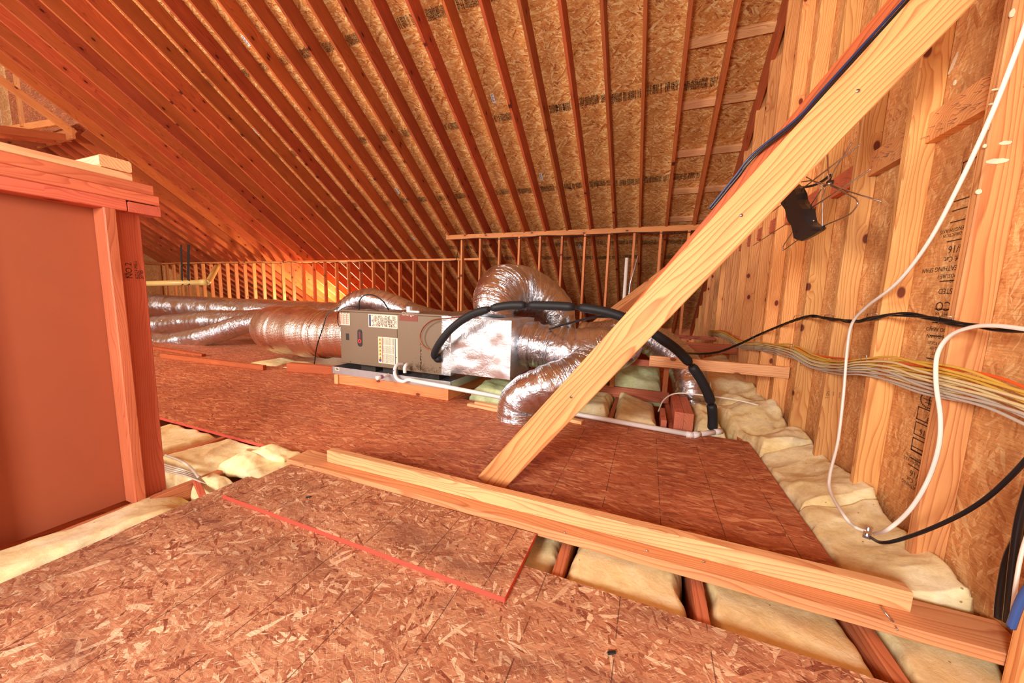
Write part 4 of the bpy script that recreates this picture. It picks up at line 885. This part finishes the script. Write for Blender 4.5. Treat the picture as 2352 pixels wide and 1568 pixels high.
cable('plate_cable', [V((-3.67, YR-.02, roofz(YR)-.09)), V((-3.85, 6.6, 1.95)), V((-4.06, YL-.024, roofz(YL)-.05))], .006, 'cable_black', 'dark cable linking the two knee wall plates')
cable('floor_wire', [atY(1512, 945, 3.3), atY(1525, 918, 3.25), atY(1555, 903, 3.2), atY(1620, 908, 3.2), atY(1690, 918, 3.2), atY(1742, 930, 3.15)], .006, 'cable_white', 'thin white cable arching over the double beam into the insulation')
cable('return_wire', [atY(778, 706, 2.78), atY(752, 722, 2.75), atY(742, 752, 2.72), atY(728, 795, 2.74), atY(722, 835, 2.8)], .006, 'cable_black', 'black thermostat wire draped over the bubble-foil duct')

# ------------------------------------------------------------------ antenna
an = empty('antenna', atX(1840, 500, .66)); tag(an, 'black plastic indoor antenna with thin steel rods hung beside the brace', 'antenna')
def az(cx, cy, x_=.66): return atX(1700+cx/5.808, 330+cy/5.808, x_)
outl = [(690, 500), (790, 590), (825, 660), (835, 740), (865, 800), (930, 868), (943, 965), (962, 1055), (1010, 1095), (1062, 1112), (1076, 1140), (1055, 1168), (940, 1240), (825, 1300), (785, 1275), (772, 1200), (745, 1095), (695, 1035), (672, 960), (655, 870), (605, 805), (563, 725), (565, 665), (635, 640)]
P = [az(*p) for p in outl]; n = len(P); ct = sum(P, V())/n
vs = [p-ct for p in P]+[(p-ct)*.94+V((-.022, 0, 0)) for p in P]+[(p-ct)*.96+V((.022, 0, 0)) for p in P]
fs = [(i, (i+1) % n, n+(i+1) % n, n+i) for i in range(n)]+[(i, 2*n+i, 2*n+(i+1) % n, (i+1) % n) for i in range(n)]+[tuple(range(n, 2*n)), tuple(reversed(range(2*n, 3*n)))]
link('housing', mesh('housing', vs, fs), Matrix.Translation(ct), an, 'black')
for (cx, cy), rr_ in (((660, 785), 26), ((683, 843), 14), ((607, 668), 14), ((820, 1168), 16)):
    p = az(cx, cy)-V((.0225, 0, 0)); link('hole', mesh('hole', [(0, rr_/5.808/FPX*1.7*math.cos(k*.52), rr_/5.808/FPX*1.7*math.sin(k*.52)) for k in range(12)], [tuple(range(12))]), Matrix.Translation(p-V((.001, 0, 0))), an, 'cabinet_dark')
rods = [[(140, 1130), (1590, 15)], [(175, 1355), (1740, 345)], [(1095, 590), (940, 830), (735, 1130), (585, 1350), (572, 1400), (590, 1412), (780, 1280), (1060, 1120), (1400, 975), (1500, 905), (1565, 805), (1555, 745), (1500, 705), (1210, 560)],
        [(1130, 590), (1105, 720), (1095, 1110)], [(1155, 60), (1172, 300), (1188, 520)], [(1485, -10), (1340, 220), (1235, 390), (1195, 495)], [(1200, 545), (1500, 650), (1880, 770)], [(835, 415), (1090, 560)], [(720, 520), (960, 490), (1150, 545)]]
for i, rd in enumerate(rods): tube('rod', [az(cx, cy, .68 if i > 1 else .67) for cx, cy in rd], .0028, 'chrome', an, 8, 5, smooth=len(rd) > 4)
tube('arm', [az(790, 590, .69), az(960, 560, .69), az(1080, 510, .69), az(1200, 420, .69)], .006, 'black', an, 8, 5)
prism('clamp', [(-.008, -.008), (.010, -.006), (.010, .009), (-.008, .008)], .02, 'black', frame(az(1235, 520, .69), (0, -1, 0), (0, 0, 1)), an)
tube('hub', [az(1130, 560, .675), az(1200, 530, .675)], .007, 'chrome', an, 8, 2, smooth=False)
tube('knob', [az(965, 1030), az(985, 1026)], .0035, 'chrome', an, 8, 2, smooth=False)
# small debris
for px, py, w_, lb in ((708, 1142, .018, 'small dark splinter on the loose sheet'), (1405, 1500, .02, 'dark chip of wood on the near floor sheet')):
    p = atZ(px, py, .0212 if py < 1200 else .0028); o = board('wood_chip', p-V((w_/2, .004, 0)), p+V((w_/2, .006, .002)), .008, .005, (0, 1, 0), 'foam', None, .001); tag(o, lb, 'chip')
